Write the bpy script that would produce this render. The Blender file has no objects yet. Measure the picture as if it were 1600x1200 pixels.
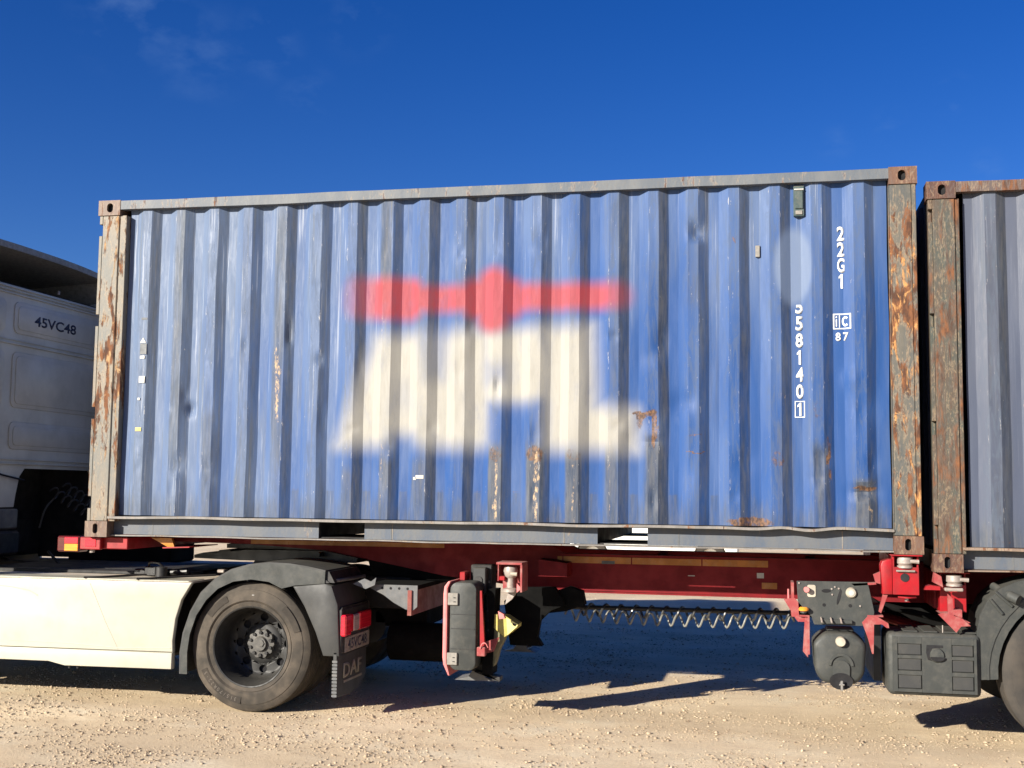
import bpy, bmesh, math, random
import numpy as np
from mathutils import Vector, Matrix, noise as mn

random.seed(7)
np.random.seed(7)
sc = bpy.context.scene
COL = sc.collection
PI = math.pi

# ------------------------------------------------------------------ camera
cam_d = bpy.data.cameras.new('camera')
cam = bpy.data.objects.new('camera', cam_d)
COL.objects.link(cam)
sc.camera = cam
yaw, pitch, roll = -0.2096, 0.0895, 0.0119
F_ = Vector((math.sin(yaw)*math.cos(pitch), math.cos(yaw)*math.cos(pitch), math.sin(pitch)))
R0 = Vector((math.cos(yaw), -math.sin(yaw), 0))
U0 = R0.cross(F_)
R_ = R0*math.cos(roll) + U0*math.sin(roll)
U_ = -R0*math.sin(roll) + U0*math.cos(roll)
cm = Matrix((R_, U_, -F_)).transposed().to_4x4()
cm.translation = Vector((5.0449, -8.2164, 1.6346))
cam.matrix_world = cm
cam_d.sensor_width = 36
cam_d.lens = 1857.44/1600*36
cam_d.clip_start = 0.1
cam_d.clip_end = 3000

# ------------------------------------------------------------------ sun, sky, exposure
SUN_AZ, SUN_EL = math.radians(38), math.radians(19.4)
sv = Vector((-math.sin(SUN_AZ)*math.cos(SUN_EL), -math.cos(SUN_AZ)*math.cos(SUN_EL), math.sin(SUN_EL)))
sun_d = bpy.data.lights.new('sun', 'SUN')
sun_d.energy = 5.0
sun_d.angle = math.radians(0.5)
sun_d.color = (1.0, 0.93, 0.81)
sun = bpy.data.objects.new('sun', sun_d)
COL.objects.link(sun)
sun.rotation_euler = sv.to_track_quat('Z', 'Y').to_euler()
sun.location = (-20, -20, 20)

world = bpy.data.worlds.new('World')
sc.world = world
world.use_nodes = True
wt = world.node_tree
wt.nodes.clear()
wo = wt.nodes.new('ShaderNodeOutputWorld')
bg = wt.nodes.new('ShaderNodeBackground')
bg.inputs['Strength'].default_value = 0.05
sky = wt.nodes.new('ShaderNodeTexSky')
sky.sky_type = 'NISHITA'
sky.sun_disc = False
sky.sun_elevation = SUN_EL
sky.sun_rotation = PI + SUN_AZ
sky.altitude = 600
sky.air_density = 0.9
sky.dust_density = 0.8
sky.ozone_density = 4.0
hsv = wt.nodes.new('ShaderNodeHueSaturation')
hsv.inputs['Saturation'].default_value = 1.29
hsv.inputs['Hue'].default_value = 0.521
hsv.inputs['Value'].default_value = 1.15
wt.links.new(sky.outputs[0], hsv.inputs['Color'])
tc = wt.nodes.new('ShaderNodeTexCoord')
mp = wt.nodes.new('ShaderNodeMapping')
mp.inputs['Scale'].default_value = (9, 9, 16)
mp.inputs['Rotation'].default_value = (0.2, 0.5, 0.3)
wt.links.new(tc.outputs['Generated'], mp.inputs[0])
nz = wt.nodes.new('ShaderNodeTexNoise')
nz.inputs['Scale'].default_value = 2.6
nz.inputs['Detail'].default_value = 7
nz.inputs['Roughness'].default_value = 0.55
wt.links.new(mp.outputs[0], nz.inputs[0])
cr = wt.nodes.new('ShaderNodeValToRGB')
cr.color_ramp.elements[0].position = 0.46
cr.color_ramp.elements[0].color = (0, 0, 0, 1)
cr.color_ramp.elements[1].position = 0.70
cr.color_ramp.elements[1].color = (1, 1, 1, 1)
wt.links.new(nz.outputs[0], cr.inputs[0])
# where the wisps drift: a few loose patches of sky
def skydir(px, py):
    return (F_ + R_*(px-800)/1857.44 - U_*(py-600)/1857.44).normalized()
prev = None
for (px, py, rad, amp) in ((210, 20, .062, .34), (310, 85, .055, .22), (415, 70, .038, .3), (560, 30, .04, .2),
                           (480, 145, .03, .2), (1490, 150, .022, .3), (1390, 195, .02, .2), (1305, 225, .02, .2),
                           (1540, 262, .02, .2)):
    d = skydir(px, py)
    vd = wt.nodes.new('ShaderNodeVectorMath')
    vd.operation = 'DISTANCE'
    vd.inputs[1].default_value = d
    wt.links.new(tc.outputs['Generated'], vd.inputs[0])
    mr = wt.nodes.new('ShaderNodeMapRange')
    mr.interpolation_type = 'SMOOTHSTEP'
    mr.inputs['From Min'].default_value = 0
    mr.inputs['From Max'].default_value = rad
    mr.inputs['To Min'].default_value = amp*.7
    mr.inputs['To Max'].default_value = 0
    wt.links.new(vd.outputs['Value'], mr.inputs['Value'])
    if prev is None:
        prev = mr.outputs[0]
    else:
        ad = wt.nodes.new('ShaderNodeMath')
        ad.operation = 'MAXIMUM'
        wt.links.new(prev, ad.inputs[0])
        wt.links.new(mr.outputs[0], ad.inputs[1])
        prev = ad.outputs[0]
ml = wt.nodes.new('ShaderNodeMath')
ml.operation = 'MULTIPLY'
wt.links.new(prev, ml.inputs[0])
wt.links.new(cr.outputs[0], ml.inputs[1])
mxs = wt.nodes.new('ShaderNodeMix')
mxs.data_type = 'RGBA'
wt.links.new(ml.outputs[0], mxs.inputs[0])
wt.links.new(hsv.outputs[0], mxs.inputs[6])
mxs.inputs[7].default_value = (2.0, 3.4, 6.4, 1)
wt.links.new(mxs.outputs[2], bg.inputs['Color'])
wt.links.new(bg.outputs[0], wo.inputs['Surface'])

sc.view_settings.view_transform = 'Standard'
sc.view_settings.look = 'None'
sc.view_settings.gamma = 1
sc.view_settings.use_curve_mapping = False
sc.view_settings.exposure = 1.07

# ------------------------------------------------------------------ material helpers
class NT:
    def __init__(s, name):
        s.m = bpy.data.materials.new(name)
        s.m.use_nodes = True
        s.t = s.m.node_tree
        s.t.nodes.clear()
        s.out = s.t.nodes.new('ShaderNodeOutputMaterial')
        s.b = s.t.nodes.new('ShaderNodeBsdfPrincipled')
        s.t.links.new(s.b.outputs[0], s.out.inputs[0])
        s.tc = s.t.nodes.new('ShaderNodeTexCoord')
        s.obj = s.tc.outputs['Object']
    def link(s, v, inp):
        if hasattr(v, 'is_linked') or isinstance(v, bpy.types.NodeSocket):
            s.t.links.new(v, inp)
        elif isinstance(v, (tuple, list)):
            inp.default_value = tuple(v) + ((1,) if len(v) == 3 and inp.type == 'RGBA' else ())
        else:
            inp.default_value = v
    def map(s, scale, loc=(0, 0, 0)):
        n = s.t.nodes.new('ShaderNodeMapping')
        n.inputs['Scale'].default_value = scale
        n.inputs['Location'].default_value = loc
        s.t.links.new(s.obj, n.inputs[0])
        return n.outputs[0]
    def noise(s, scale, detail=4, rough=.55, dist=0, loc=(0, 0, 0)):
        if not isinstance(scale, tuple):
            scale = (scale,)*3
        n = s.t.nodes.new('ShaderNodeTexNoise')
        n.inputs['Scale'].default_value = 1
        n.inputs['Detail'].default_value = detail
        n.inputs['Roughness'].default_value = rough
        n.inputs['Distortion'].default_value = dist
        s.t.links.new(s.map(scale, loc), n.inputs[0])
        return n.outputs[0]
    def vor(s, scale, loc=(0, 0, 0), out='Distance'):
        if not isinstance(scale, tuple):
            scale = (scale,)*3
        n = s.t.nodes.new('ShaderNodeTexVoronoi')
        n.inputs['Scale'].default_value = 1
        s.t.links.new(s.map(scale, loc), n.inputs[0])
        return n.outputs[out]
    def step(s, v, a, b, lo=0., hi=1.):
        n = s.t.nodes.new('ShaderNodeMapRange')
        n.interpolation_type = 'SMOOTHSTEP'
        s.link(v, n.inputs['Value'])
        s.link(a, n.inputs['From Min'])
        s.link(b, n.inputs['From Max'])
        n.inputs['To Min'].default_value = lo
        n.inputs['To Max'].default_value = hi
        return n.outputs[0]
    def mix(s, f, a, b, mode='MIX'):
        n = s.t.nodes.new('ShaderNodeMix')
        n.data_type = 'RGBA'
        n.blend_type = mode
        s.link(f, n.inputs[0])
        s.link(a, n.inputs[6])
        s.link(b, n.inputs[7])
        return n.outputs[2]
    def math(s, op, a, b=0., clamp=False):
        n = s.t.nodes.new('ShaderNodeMath')
        n.operation = op
        n.use_clamp = clamp
        s.link(a, n.inputs[0])
        s.link(b, n.inputs[1])
        return n.outputs[0]
    def attr(s, name):
        n = s.t.nodes.new('ShaderNodeAttribute')
        n.attribute_name = name
        return n.outputs['Fac']
    def sep(s):
        n = s.t.nodes.new('ShaderNodeSeparateXYZ')
        s.t.links.new(s.obj, n.inputs[0])
        return n.outputs
    def up(s):
        g = s.t.nodes.new('ShaderNodeNewGeometry')
        n = s.t.nodes.new('ShaderNodeSeparateXYZ')
        s.t.links.new(g.outputs['Normal'], n.inputs[0])
        return n.outputs[2]
    def bump(s, h, strength=.3, dist=.01):
        n = s.t.nodes.new('ShaderNodeBump')
        n.inputs['Strength'].default_value = strength
        n.inputs['Distance'].default_value = dist
        s.t.links.new(h, n.inputs['Height'])
        s.t.links.new(n.outputs[0], s.b.inputs['Normal'])
    def done(s, color, rough=.6, metal=0., spec=.4):
        s.link(color, s.b.inputs['Base Color'])
        s.link(rough, s.b.inputs['Roughness'])
        s.link(metal, s.b.inputs['Metallic'])
        s.b.inputs['Specular IOR Level'].default_value = spec
        return s.m

def worn(name, c, dust=(.32, .26, .19), dust_amt=.35, c2=None, rough=.55, sc_=9., spec=.4, metal=0., bumpk=.08, updust=.5):
    """paint or plastic with blotches, fine grime and dust lying on what faces up"""
    n = NT(name)
    c2 = c2 or tuple(x*.72 for x in c)
    big = n.noise(sc_, 5, .6)
    col = n.mix(n.step(big, .35, .65), c, c2)
    fine = n.noise((sc_*9, sc_*9, sc_*5), 4, .65)
    d = n.math('MULTIPLY', n.step(n.noise(sc_*1.7, 6, .7, loc=(3, 1, 5)), .42, .72), dust_amt)
    d = n.math('ADD', d, n.math('MULTIPLY', n.step(n.up(), .3, .95), updust), True)
    d = n.math('MULTIPLY', d, n.step(fine, .2, .6, .55, 1.))
    col = n.mix(d, col, dust)
    n.bump(fine, bumpk, .004)
    return n.done(col, n.step(big, .3, .7, rough-.08, rough+.12), metal, spec)

def rusty(name, paint, paint2, lo=.5, hi=.56, orange=.5, seed=0., light=(.62, .38, .17)):
    n = NT(name)
    p = n.mix(n.step(n.noise((7, 7, 2.2), 5, .6, loc=(seed, 0, 0)), .35, .62), paint, paint2)
    fine = n.noise((60, 60, 30), 4, .7, loc=(seed, 2, 0))
    p = n.mix(n.step(fine, .45, .75, 0, .5), p, (.12, .11, .10))
    big = n.noise((15, 15, 3.4), 7, .70, .35, loc=(seed+4, 3, 1))
    low = n.step(n.noise((3, 3, .9), 3, .5, loc=(seed, 5, 5)), .35, .65, -.05, .05)
    big = n.math('ADD', big, low)
    r1 = n.step(big, lo, hi)
    rc = n.mix(n.step(n.noise((22, 22, 9), 5, .6, loc=(seed, 7, 0)), .38, .62), (.062, .030, .019), (.17, .070, .030))
    rc = n.mix(n.math('MULTIPLY', n.step(n.noise((16, 16, 6), 6, .7, 1., loc=(seed+8, 1, 2)), .53, .62), orange), rc, light)
    col = n.mix(r1, p, rc)
    edge = n.math('MULTIPLY', n.step(big, lo-.035, lo), n.step(big, lo+.03, lo, 0, .8))
    col = n.mix(n.math('MULTIPLY', edge, n.step(fine, .4, .55, 0, .35)), col, (.45, .31, .17))
    n.bump(n.math('ADD', n.math('MULTIPLY', r1, .5), n.math('MULTIPLY', fine, .5)), .45, .006)
    return n.done(col, n.step(r1, 0, 1, .55, .88), 0, .35)

M = {}
M['matte_black'] = worn('matte_black_steel', (.006, .006, .006), dust=(.04, .035, .03), dust_amt=.05, updust=.05, rough=.95, spec=.1)
M['post_left'] = rusty('weathered_post_left', (.125, .128, .118), (.18, .155, .12), .50, .58, .8, 1.3, (.40, .26, .13))
M['post_right'] = rusty('weathered_post_right', (.065, .070, .068), (.10, .092, .075), .475, .56, .85, 5.1, (.48, .25, .09))
M['post_third'] = rusty('weathered_post_slate', (.050, .060, .052), (.075, .055, .040), .47, .66, .08, 9.7, (.40, .20, .10))
M['cast_left'] = rusty('casting_brown_left', (.15, .10, .075), (.12, .075, .055), .5, .7, .1, 2.2, (.4, .2, .1))
M['cast_right'] = rusty('casting_brown_right', (.125, .066, .042), (.10, .058, .042), .5, .65, .3, 6.2, (.48, .22, .1))
M['cast_third'] = rusty('casting_brown_third', (.09, .036, .024), (.07, .038, .03), .5, .65, .2, 8.2, (.42, .20, .1))
M['rail_blue'] = rusty('top_rail_paint', (.12, .13, .14), (.085, .10, .12), .60, .70, .15, 3.7, (.4, .28, .2))
M['rail_third'] = rusty('top_rail_rusty', (.11, .085, .075), (.085, .065, .06), .5, .65, .05, 4.4, (.2, .1, .06))
M['lip'] = rusty('rail_lip_paint', (.21, .195, .18), (.15, .14, .13), .60, .68, .2, 7.7, (.45, .3, .2))
M['lip_third'] = rusty('rail_lip_rusty', (.21, .155, .12), (.17, .12, .09), .52, .65, .1, 7.9, (.45, .3, .2))
M['plate'] = rusty('rail_plate_paint', (.070, .088, .12), (.10, .108, .12), .68, .76, .1, 2.9, (.35, .28, .22))
M['dark'] = worn('dark_interior', (.012, .012, .014), dust_amt=.02, updust=.02, rough=.9)
M['black_metal'] = worn('black_chassis_metal', (.014, .014, .015), dust=(.10, .085, .07), dust_amt=.12, updust=.2, rough=.6)
M['grease'] = worn('greasy_black_steel', (.006, .006, .007), dust=(.08, .07, .06), dust_amt=.05, updust=.06, rough=.42, spec=.5)
M['grey_metal'] = worn('grey_chassis_paint', (.11, .115, .12), dust=(.2, .18, .15), dust_amt=.3, rough=.5)
M['plastic'] = worn('dusty_black_plastic', (.036, .037, .037), c2=(.030, .031, .031), dust=(.12, .11, .09), dust_amt=.16, sc_=4., updust=.4, rough=.55, bumpk=.15)
M['plastic_grey'] = worn('dusty_grey_plastic', (.036, .039, .037), c2=(.030, .033, .031), dust=(.13, .12, .10), dust_amt=.25, updust=.3, rough=.6, bumpk=.15)
M['plastic_dark'] = worn('clean_black_plastic', (.020, .020, .021), dust=(.16, .14, .12), dust_amt=.15, updust=.2, rough=.5)
M['red'] = worn('red_trailer_paint', (.30, .004, .009), dust=(.20, .07, .06), dust_amt=.12, c2=(.20, .003, .006), updust=.45, rough=.45)
M['red_beam'] = worn('maroon_beam_paint', (.17, .003, .006), dust=(.12, .04, .03), dust_amt=.05, c2=(.12, .002, .005), updust=.2, rough=.55, spec=.25)  # trailer red darkened: the shade on the beams is put into the colour
M['red_dusty'] = worn('dusty_red_paint', (.24, .03, .032), dust=(.34, .20, .17), dust_amt=.55, c2=(.26, .045, .045), updust=.55, rough=.65)
M['pink'] = worn('faded_red_paint', (.62, .19, .18), dust=(.50, .32, .28), dust_amt=.25, c2=(.55, .14, .14), updust=.3, rough=.5)
M['white_paint'] = worn('white_truck_paint', (.46, .45, .375), dust=(.36, .32, .23), dust_amt=.35, c2=(.43, .42, .345), updust=.25, rough=.32, spec=.5, bumpk=.01, sc_=2.5)
M['cab_paint'] = worn('white_cab_paint', (.52, .50, .45), dust=(.30, .29, .25), dust_amt=.3, c2=(.46, .445, .40), updust=.3, rough=.4, bumpk=.02, sc_=3)
M['deck'] = worn('worn_deck_plate', (.55, .50, .42), dust=(.60, .55, .45), dust_amt=.4, c2=(.36, .28, .20), updust=.35, rough=.6, sc_=5)
M['zinc'] = worn('zinc_steel', (.33, .30, .27), dust=(.36, .28, .22), dust_amt=.4, c2=(.24, .20, .18), rough=.5, metal=.2, sc_=30)
M['hinge'] = worn('grey_latch_metal', (.24, .225, .20), dust=(.32, .28, .22), dust_amt=.3, rough=.5, sc_=30)
M['yellow'] = worn('yellow_chock_plastic', (.50, .42, .10), dust=(.40, .34, .20), dust_amt=.4, updust=.2, rough=.5)
M['orange_tape'] = worn('orange_reflective_tape', (.42, .15, .01), dust_amt=.2, rough=.35, updust=0)
M['white_label'] = worn('white_sticker', (.52, .51, .48), dust_amt=.15, rough=.5, updust=0)
M['yellow_label'] = worn('yellow_sticker', (.72, .50, .14), dust_amt=.15, rough=.5, updust=0)
M['dark_label'] = worn('dark_sticker', (.10, .11, .12), dust_amt=.15, rough=.5, updust=0)
M['letter_white'] = worn('white_stencil_paint', (.80, .80, .76), dust=(.4, .45, .5), dust_amt=.22, rough=.5, updust=0, sc_=20)
M['letter_navy'] = worn('navy_letter_film', (.010, .014, .05), dust_amt=.05, rough=.4, updust=0)
M['letter_grey'] = worn('moulded_grey_letters', (.20, .20, .18), dust_amt=.5, rough=.6, updust=0)
M['hose'] = worn('black_spiral_hose', (.03, .03, .03), dust=(.6, .6, .55), dust_amt=.1, updust=0, rough=.35, spec=.6)
M['hose_grey'] = worn('pale_dusty_spiral_hose', (.22, .22, .20), dust=(.38, .36, .32), dust_amt=.3, updust=0, rough=.45)
M['vent'] = worn('dark_green_vent', (.045, .075, .075), dust_amt=.2, rough=.5)
M['car_white'] = worn('white_car_paint', (.82, .82, .78), dust_amt=.05, updust=.05, rough=.25, spec=.6, bumpk=0)
M['car_glass'] = worn('dark_car_glass', (.02, .025, .03), dust_amt=.03, updust=.03, rough=.1, spec=.7, bumpk=0)
M['chrome'] = worn('brushed_metal', (.55, .55, .53), dust_amt=.15, rough=.3, metal=.8)
M['lamp_ivory'] = worn('ivory_plastic', (.44, .40, .32), dust_amt=.3, rough=.4)

def lens(name, c):
    n = NT(name)
    rib = n.noise((3, 3, 90), 1, .3)
    col = n.mix(n.step(rib, .4, .6, 0, .5), c, tuple(x*.6 for x in c))
    n.b.inputs['Coat Weight'].default_value = .7
    n.b.inputs['Coat Roughness'].default_value = .08
    return n.done(col, .22, 0, .5)
M['lens_red'] = lens('red_lens', (.62, .015, .035))
M['lens_orange'] = lens('orange_lens', (.90, .32, .03))
M['lens_clear'] = lens('clear_lens', (.42, .34, .34))
M['lens_dark'] = lens('dark_red_lens', (.10, .012, .012))

def rubber(name, c, dusty):
    n = NT(name)
    big = n.noise(6., 5, .6)
    col = n.mix(n.step(big, .35, .7, 0, dusty), c, (.22, .175, .13))
    col = n.mix(n.step(n.noise(70., 3, .6), .4, .75, 0, .3), col, (.05, .042, .035))
    n.bump(n.noise(120., 2, .5), .2, .002)
    return n.done(col, .82, 0, .3)
M['rubber'] = rubber('dusty_tyre_rubber', (.038, .033, .027), .30)
M['rubber_dark'] = rubber('dark_tyre_rubber', (.030, .028, .026), .14)
M['rubber_label'] = rubber('dark_tyre_band', (.026, .022, .018), .12)
M['rubber_light'] = rubber('pale_tyre_lettering', (.13, .115, .10), .3)
M['rim'] = worn('grey_steel_rim', (.020, .020, .020), dust=(.06, .055, .045), dust_amt=.25, updust=.35, rough=.5, sc_=14)
M['hub'] = worn('dusty_hub_metal', (.07, .068, .064), dust=(.2, .18, .15), dust_amt=.4, rough=.5, sc_=22)

# ------------------------------------------------------------------ mesh builder
class B:
    def __init__(s):
        s.bm = bmesh.new()
        s.smooth = False
    def box(s, x0, x1, y0, y1, z0, z1, bev=0., seg=1):
        vs = [s.bm.verts.new((x, y, z)) for x in (x0, x1) for y in (y0, y1) for z in (z0, z1)]
        fs = [(0, 1, 3, 2), (4, 6, 7, 5), (0, 4, 5, 1), (2, 3, 7, 6), (0, 2, 6, 4), (1, 5, 7, 3)]
        faces = [s.bm.faces.new([vs[i] for i in f]) for f in fs]
        if bev > 0:
            ed = list({e for f in faces for e in f.edges})
            bmesh.ops.bevel(s.bm, geom=ed, offset=bev, segments=seg, affect='EDGES', profile=.5)
        return s
    def prism(s, pts, y0, y1, axis='y', bev=0.):
        def P(a, b, c):
            return {'y': (a, c, b), 'x': (c, a, b), 'z': (a, b, c)}[axis]
        v0 = [s.bm.verts.new(P(a, b, y0)) for a, b in pts]
        v1 = [s.bm.verts.new(P(a, b, y1)) for a, b in pts]
        n = len(pts)
        faces = [s.bm.faces.new(v0), s.bm.faces.new(v1[::-1])]
        for i in range(n):
            j = (i+1) % n
            faces.append(s.bm.faces.new((v0[j], v0[i], v1[i], v1[j])))
        bmesh.ops.recalc_face_normals(s.bm, faces=faces)
        if bev > 0:
            ed = list(set(faces[0].edges) | set(faces[1].edges))
            bmesh.ops.bevel(s.bm, geom=ed, offset=bev, segments=2, affect='EDGES', profile=.5)
        return s
    def tube(s, pts, r, n=8, cap=True):
        pts = [Vector(p) for p in pts]
        rs = r if isinstance(r, (list, tuple)) else [r]*len(pts)
        prevn = None
        rings = []
        for i, p in enumerate(pts):
            t = (pts[min(i+1, len(pts)-1)] - pts[max(i-1, 0)]).normalized()
            if prevn is None:
                a = Vector((0, 0, 1)) if abs(t.z) < .9 else Vector((1, 0, 0))
                u = t.cross(a).normalized()
            else:
                u = (prevn - t*prevn.dot(t)).normalized()
            prevn = u
            w = t.cross(u)
            rings.append([s.bm.verts.new(p + (u*math.cos(2*PI*k/n) + w*math.sin(2*PI*k/n))*rs[i]) for k in range(n)])
        for a, b in zip(rings, rings[1:]):
            for k in range(n):
                s.bm.faces.new((a[k], a[(k+1) % n], b[(k+1) % n], b[k]))
        if cap:
            s.bm.faces.new(rings[0][::-1])
            s.bm.faces.new(rings[-1])
        return s
    def cyl(s, p0, p1, r, n=20, r2=None):
        return s.tube([p0, p1], [r, r if r2 is None else r2], n)
    def lathe(s, prof, c, axis='y', n=64, closed=False):
        """prof: (radius, along-axis) pairs about centre c"""
        rings = []
        for (r, a) in prof:
            ring = []
            for k in range(n):
                t = 2*PI*k/n
                u, w = r*math.cos(t), r*math.sin(t)
                q = {'y': (u, a, w), 'z': (u, w, a), 'x': (a, u, w)}[axis]
                ring.append(s.bm.verts.new((c[0]+q[0], c[1]+q[1], c[2]+q[2])))
            rings.append(ring)
        prs = list(zip(rings, rings[1:]))
        if closed:
            prs.append((rings[-1], rings[0]))
        for a, b in prs:
            for k in range(n):
                s.bm.faces.new((a[k], a[(k+1) % n], b[(k+1) % n], b[k]))
        return s
    def disc(s, c, r, axis='y', n=24):
        vs = []
        for k in range(n):
            t = 2*PI*k/n
            u, w = r*math.cos(t), r*math.sin(t)
            q = {'y': (u, 0, w), 'z': (u, w, 0), 'x': (0, u, w)}[axis]
            vs.append(s.bm.verts.new((c[0]+q[0], c[1]+q[1], c[2]+q[2])))
        s.bm.faces.new(vs)
        return s
    def poly(s, pts):
        s.bm.faces.new([s.bm.verts.new(p) for p in pts])
        return s
    def fix(s):
        bmesh.ops.recalc_face_normals(s.bm, faces=s.bm.faces[:])
        return s
    def obj(s, name, mat, parent=None, smooth=False, origin=None, label=None, sharp=35):
        me = bpy.data.meshes.new(name)
        s.fix()
        base = Vector(parent['_o']) if parent is not None and '_o' in parent else Vector((0, 0, 0))
        org = Vector(origin) if origin is not None else base
        bmesh.ops.translate(s.bm, verts=s.bm.verts[:], vec=-org)
        s.bm.to_mesh(me)
        s.bm.free()
        me.materials.append(M[mat] if isinstance(mat, str) else mat)
        if smooth:
            me.shade_smooth()
            me.set_sharp_from_angle(angle=math.radians(sharp))
        o = bpy.data.objects.new(name, me)
        COL.objects.link(o)
        if parent is not None:
            o.parent = parent
            o.location = org - base
            o['_o'] = tuple(org)
        else:
            o.location = org
            o['_o'] = tuple(org)
        if label:
            o['label'] = label
        return o

def rounded(x0, x1, z0, z1, r, n=5):
    pts = []
    for (cx, cz, a0) in ((x1-r, z0+r, -90), (x1-r, z1-r, 0), (x0+r, z1-r, 90), (x0+r, z0+r, 180)):
        for k in range(n+1):
            a = math.radians(a0 + 90*k/n)
            pts.append((cx+r*math.cos(a), cz+r*math.sin(a)))
    return pts

def thing(name, label, cat, loc, group=None, kind=None):
    o = bpy.data.objects.new(name, None)
    COL.objects.link(o)
    o.location = loc
    o.empty_display_size = .3
    o['_o'] = tuple(loc)
    o['label'] = label
    o['category'] = cat
    if group:
        o['group'] = group
    return o

def text_obj(string, name, mat, parent, centre, height, width=None, face='-y', extrude=.001, profile=None, vertical=False, keep_below=None, bold=.0, subdiv=0, tilt=0.):
    """letters cut from flat film; face gives the way they look"""
    cu = bpy.data.curves.new('letters', 'FONT')
    cu.body = string
    cu.size = 1
    cu.extrude = 0
    cu.offset = bold
    cu.resolution_u = 4
    to = bpy.data.objects.new('letters', cu)
    COL.objects.link(to)
    bpy.context.view_layer.update()
    me = bpy.data.meshes.new_from_object(to.evaluated_get(bpy.context.evaluated_depsgraph_get()))
    bpy.data.objects.remove(to)
    bpy.data.curves.remove(cu)
    xs = [v.co.x for v in me.vertices]
    ys = [v.co.y for v in me.vertices]
    sy = height/(max(ys)-min(ys))
    sx = (width/(max(xs)-min(xs))) if width else sy
    cx, cy = (max(xs)+min(xs))/2, (max(ys)+min(ys))/2
    bm = bmesh.new()
    bm.from_mesh(me)
    bpy.data.meshes.remove(me)
    for v in bm.verts:
        a, b = (v.co.x-cx)*sx, (v.co.y-cy)*sy
        v.co = (a*math.cos(tilt)-b*math.sin(tilt), a*math.sin(tilt)+b*math.cos(tilt), 0)
    if keep_below is not None:
        geom = bm.verts[:] + bm.edges[:] + bm.faces[:]
        bmesh.ops.bisect_plane(bm, geom=geom, plane_co=(0, keep_below, 0), plane_no=(0, 1, 0), clear_outer=True)
    if extrude:
        r = bmesh.ops.extrude_face_region(bm, geom=bm.faces[:])
        bmesh.ops.translate(bm, verts=[e for e in r['geom'] if isinstance(e, bmesh.types.BMVert)], vec=(0, 0, extrude))
    for v in bm.verts:
        a, b, c = v.co
        if face == '-y':
            x, z = centre[0]+a, centre[2]+b
            y = (profile(x) if profile else centre[1]) - c
            v.co = (x, y, z)
        elif face == '+x':
            v.co = (centre[0]+c, centre[1]+a, centre[2]+b)
    s = B()
    s.bm.free()
    s.bm = bm
    return s.obj(name, mat, parent)

# ------------------------------------------------------------------ ground
def sand_material():
    n = NT('compacted_gravel')
    a = n.noise(.7, 5, .6)
    b = n.noise((2.0, 5.0, 1), 6, .65, .6, loc=(5, 3, 0))
    c = n.noise(38., 5, .7)
    d = n.noise(150., 3, .7)
    col = n.mix(n.step(a, .36, .64), (.74, .575, .375), (.78, .635, .435))
    col = n.mix(n.step(b, .45, .68, 0, .6), col, (.60, .44, .28))
    col = n.mix(n.step(n.noise(1.6, 5, .6, loc=(9, 9, 0)), .5, .68, 0, .6), col, (.78, .69, .52))
    col = n.mix(n.step(n.noise((.45, .9, 1), 4, .6, .4, loc=(1, 4, 0)), .42, .6, 0, .55), col, (.50, .375, .235))
    col = n.mix(n.step(c, .40, .66, 0, .5), col, (.50, .39, .26))
    col = n.mix(n.step(d, .45, .75, 0, .5), col, (.78, .68, .51))
    sp = n.vor(55., (1, 2, 0))
    col = n.mix(n.step(sp, .05, .2, .4, 0), col, (.36, .28, .20))
    h = n.math('ADD', n.math('MULTIPLY', c, .6), n.math('MULTIPLY', d, .35))
    n.bump(h, .75, .012)
    return n.done(col, .92, 0, .15)
M['sand'] = sand_material()

def ground_z(x, y):
    return (mn.noise(Vector((x*.9, y*.9, 3.1)))*.010 + mn.noise(Vector((x*3.3, y*3.3, 1.7)))*.004
            + mn.noise(Vector((x*9, y*9, 5.)))*.0022) - .004

def axis_coords(lo, hi, step, far):
    a = list(np.arange(lo, hi+1e-6, step))
    pre, post = [], []
    d, x = step, lo
    while x > -far:
        d *= 1.35
        x -= d
        pre.append(x)
    d, x = step, hi
    while x < far:
        d *= 1.35
        x += d
        post.append(x)
    return pre[::-1] + a + post

gx = axis_coords(-1.5, 9.0, .05, 900)
gy = axis_coords(-2.2, 4.5, .05, 900)
verts = []
for y in gy:
    for x in gx:
        k = 1. if (-30 < x < 40 and -30 < y < 60) else 0.
        verts.append((x, y, ground_z(x, y)*k))
nx = len(gx)
faces = [(j*nx+i, j*nx+i+1, (j+1)*nx+i+1, (j+1)*nx+i) for j in range(len(gy)-1) for i in range(nx-1)]
me = bpy.data.meshes.new('gravel_yard')
me.from_pydata(verts, [], faces)
me.shade_smooth()
me.materials.append(M['sand'])
g = bpy.data.objects.new('gravel_yard', me)
COL.objects.link(g)
g['kind'] = 'structure'

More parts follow.
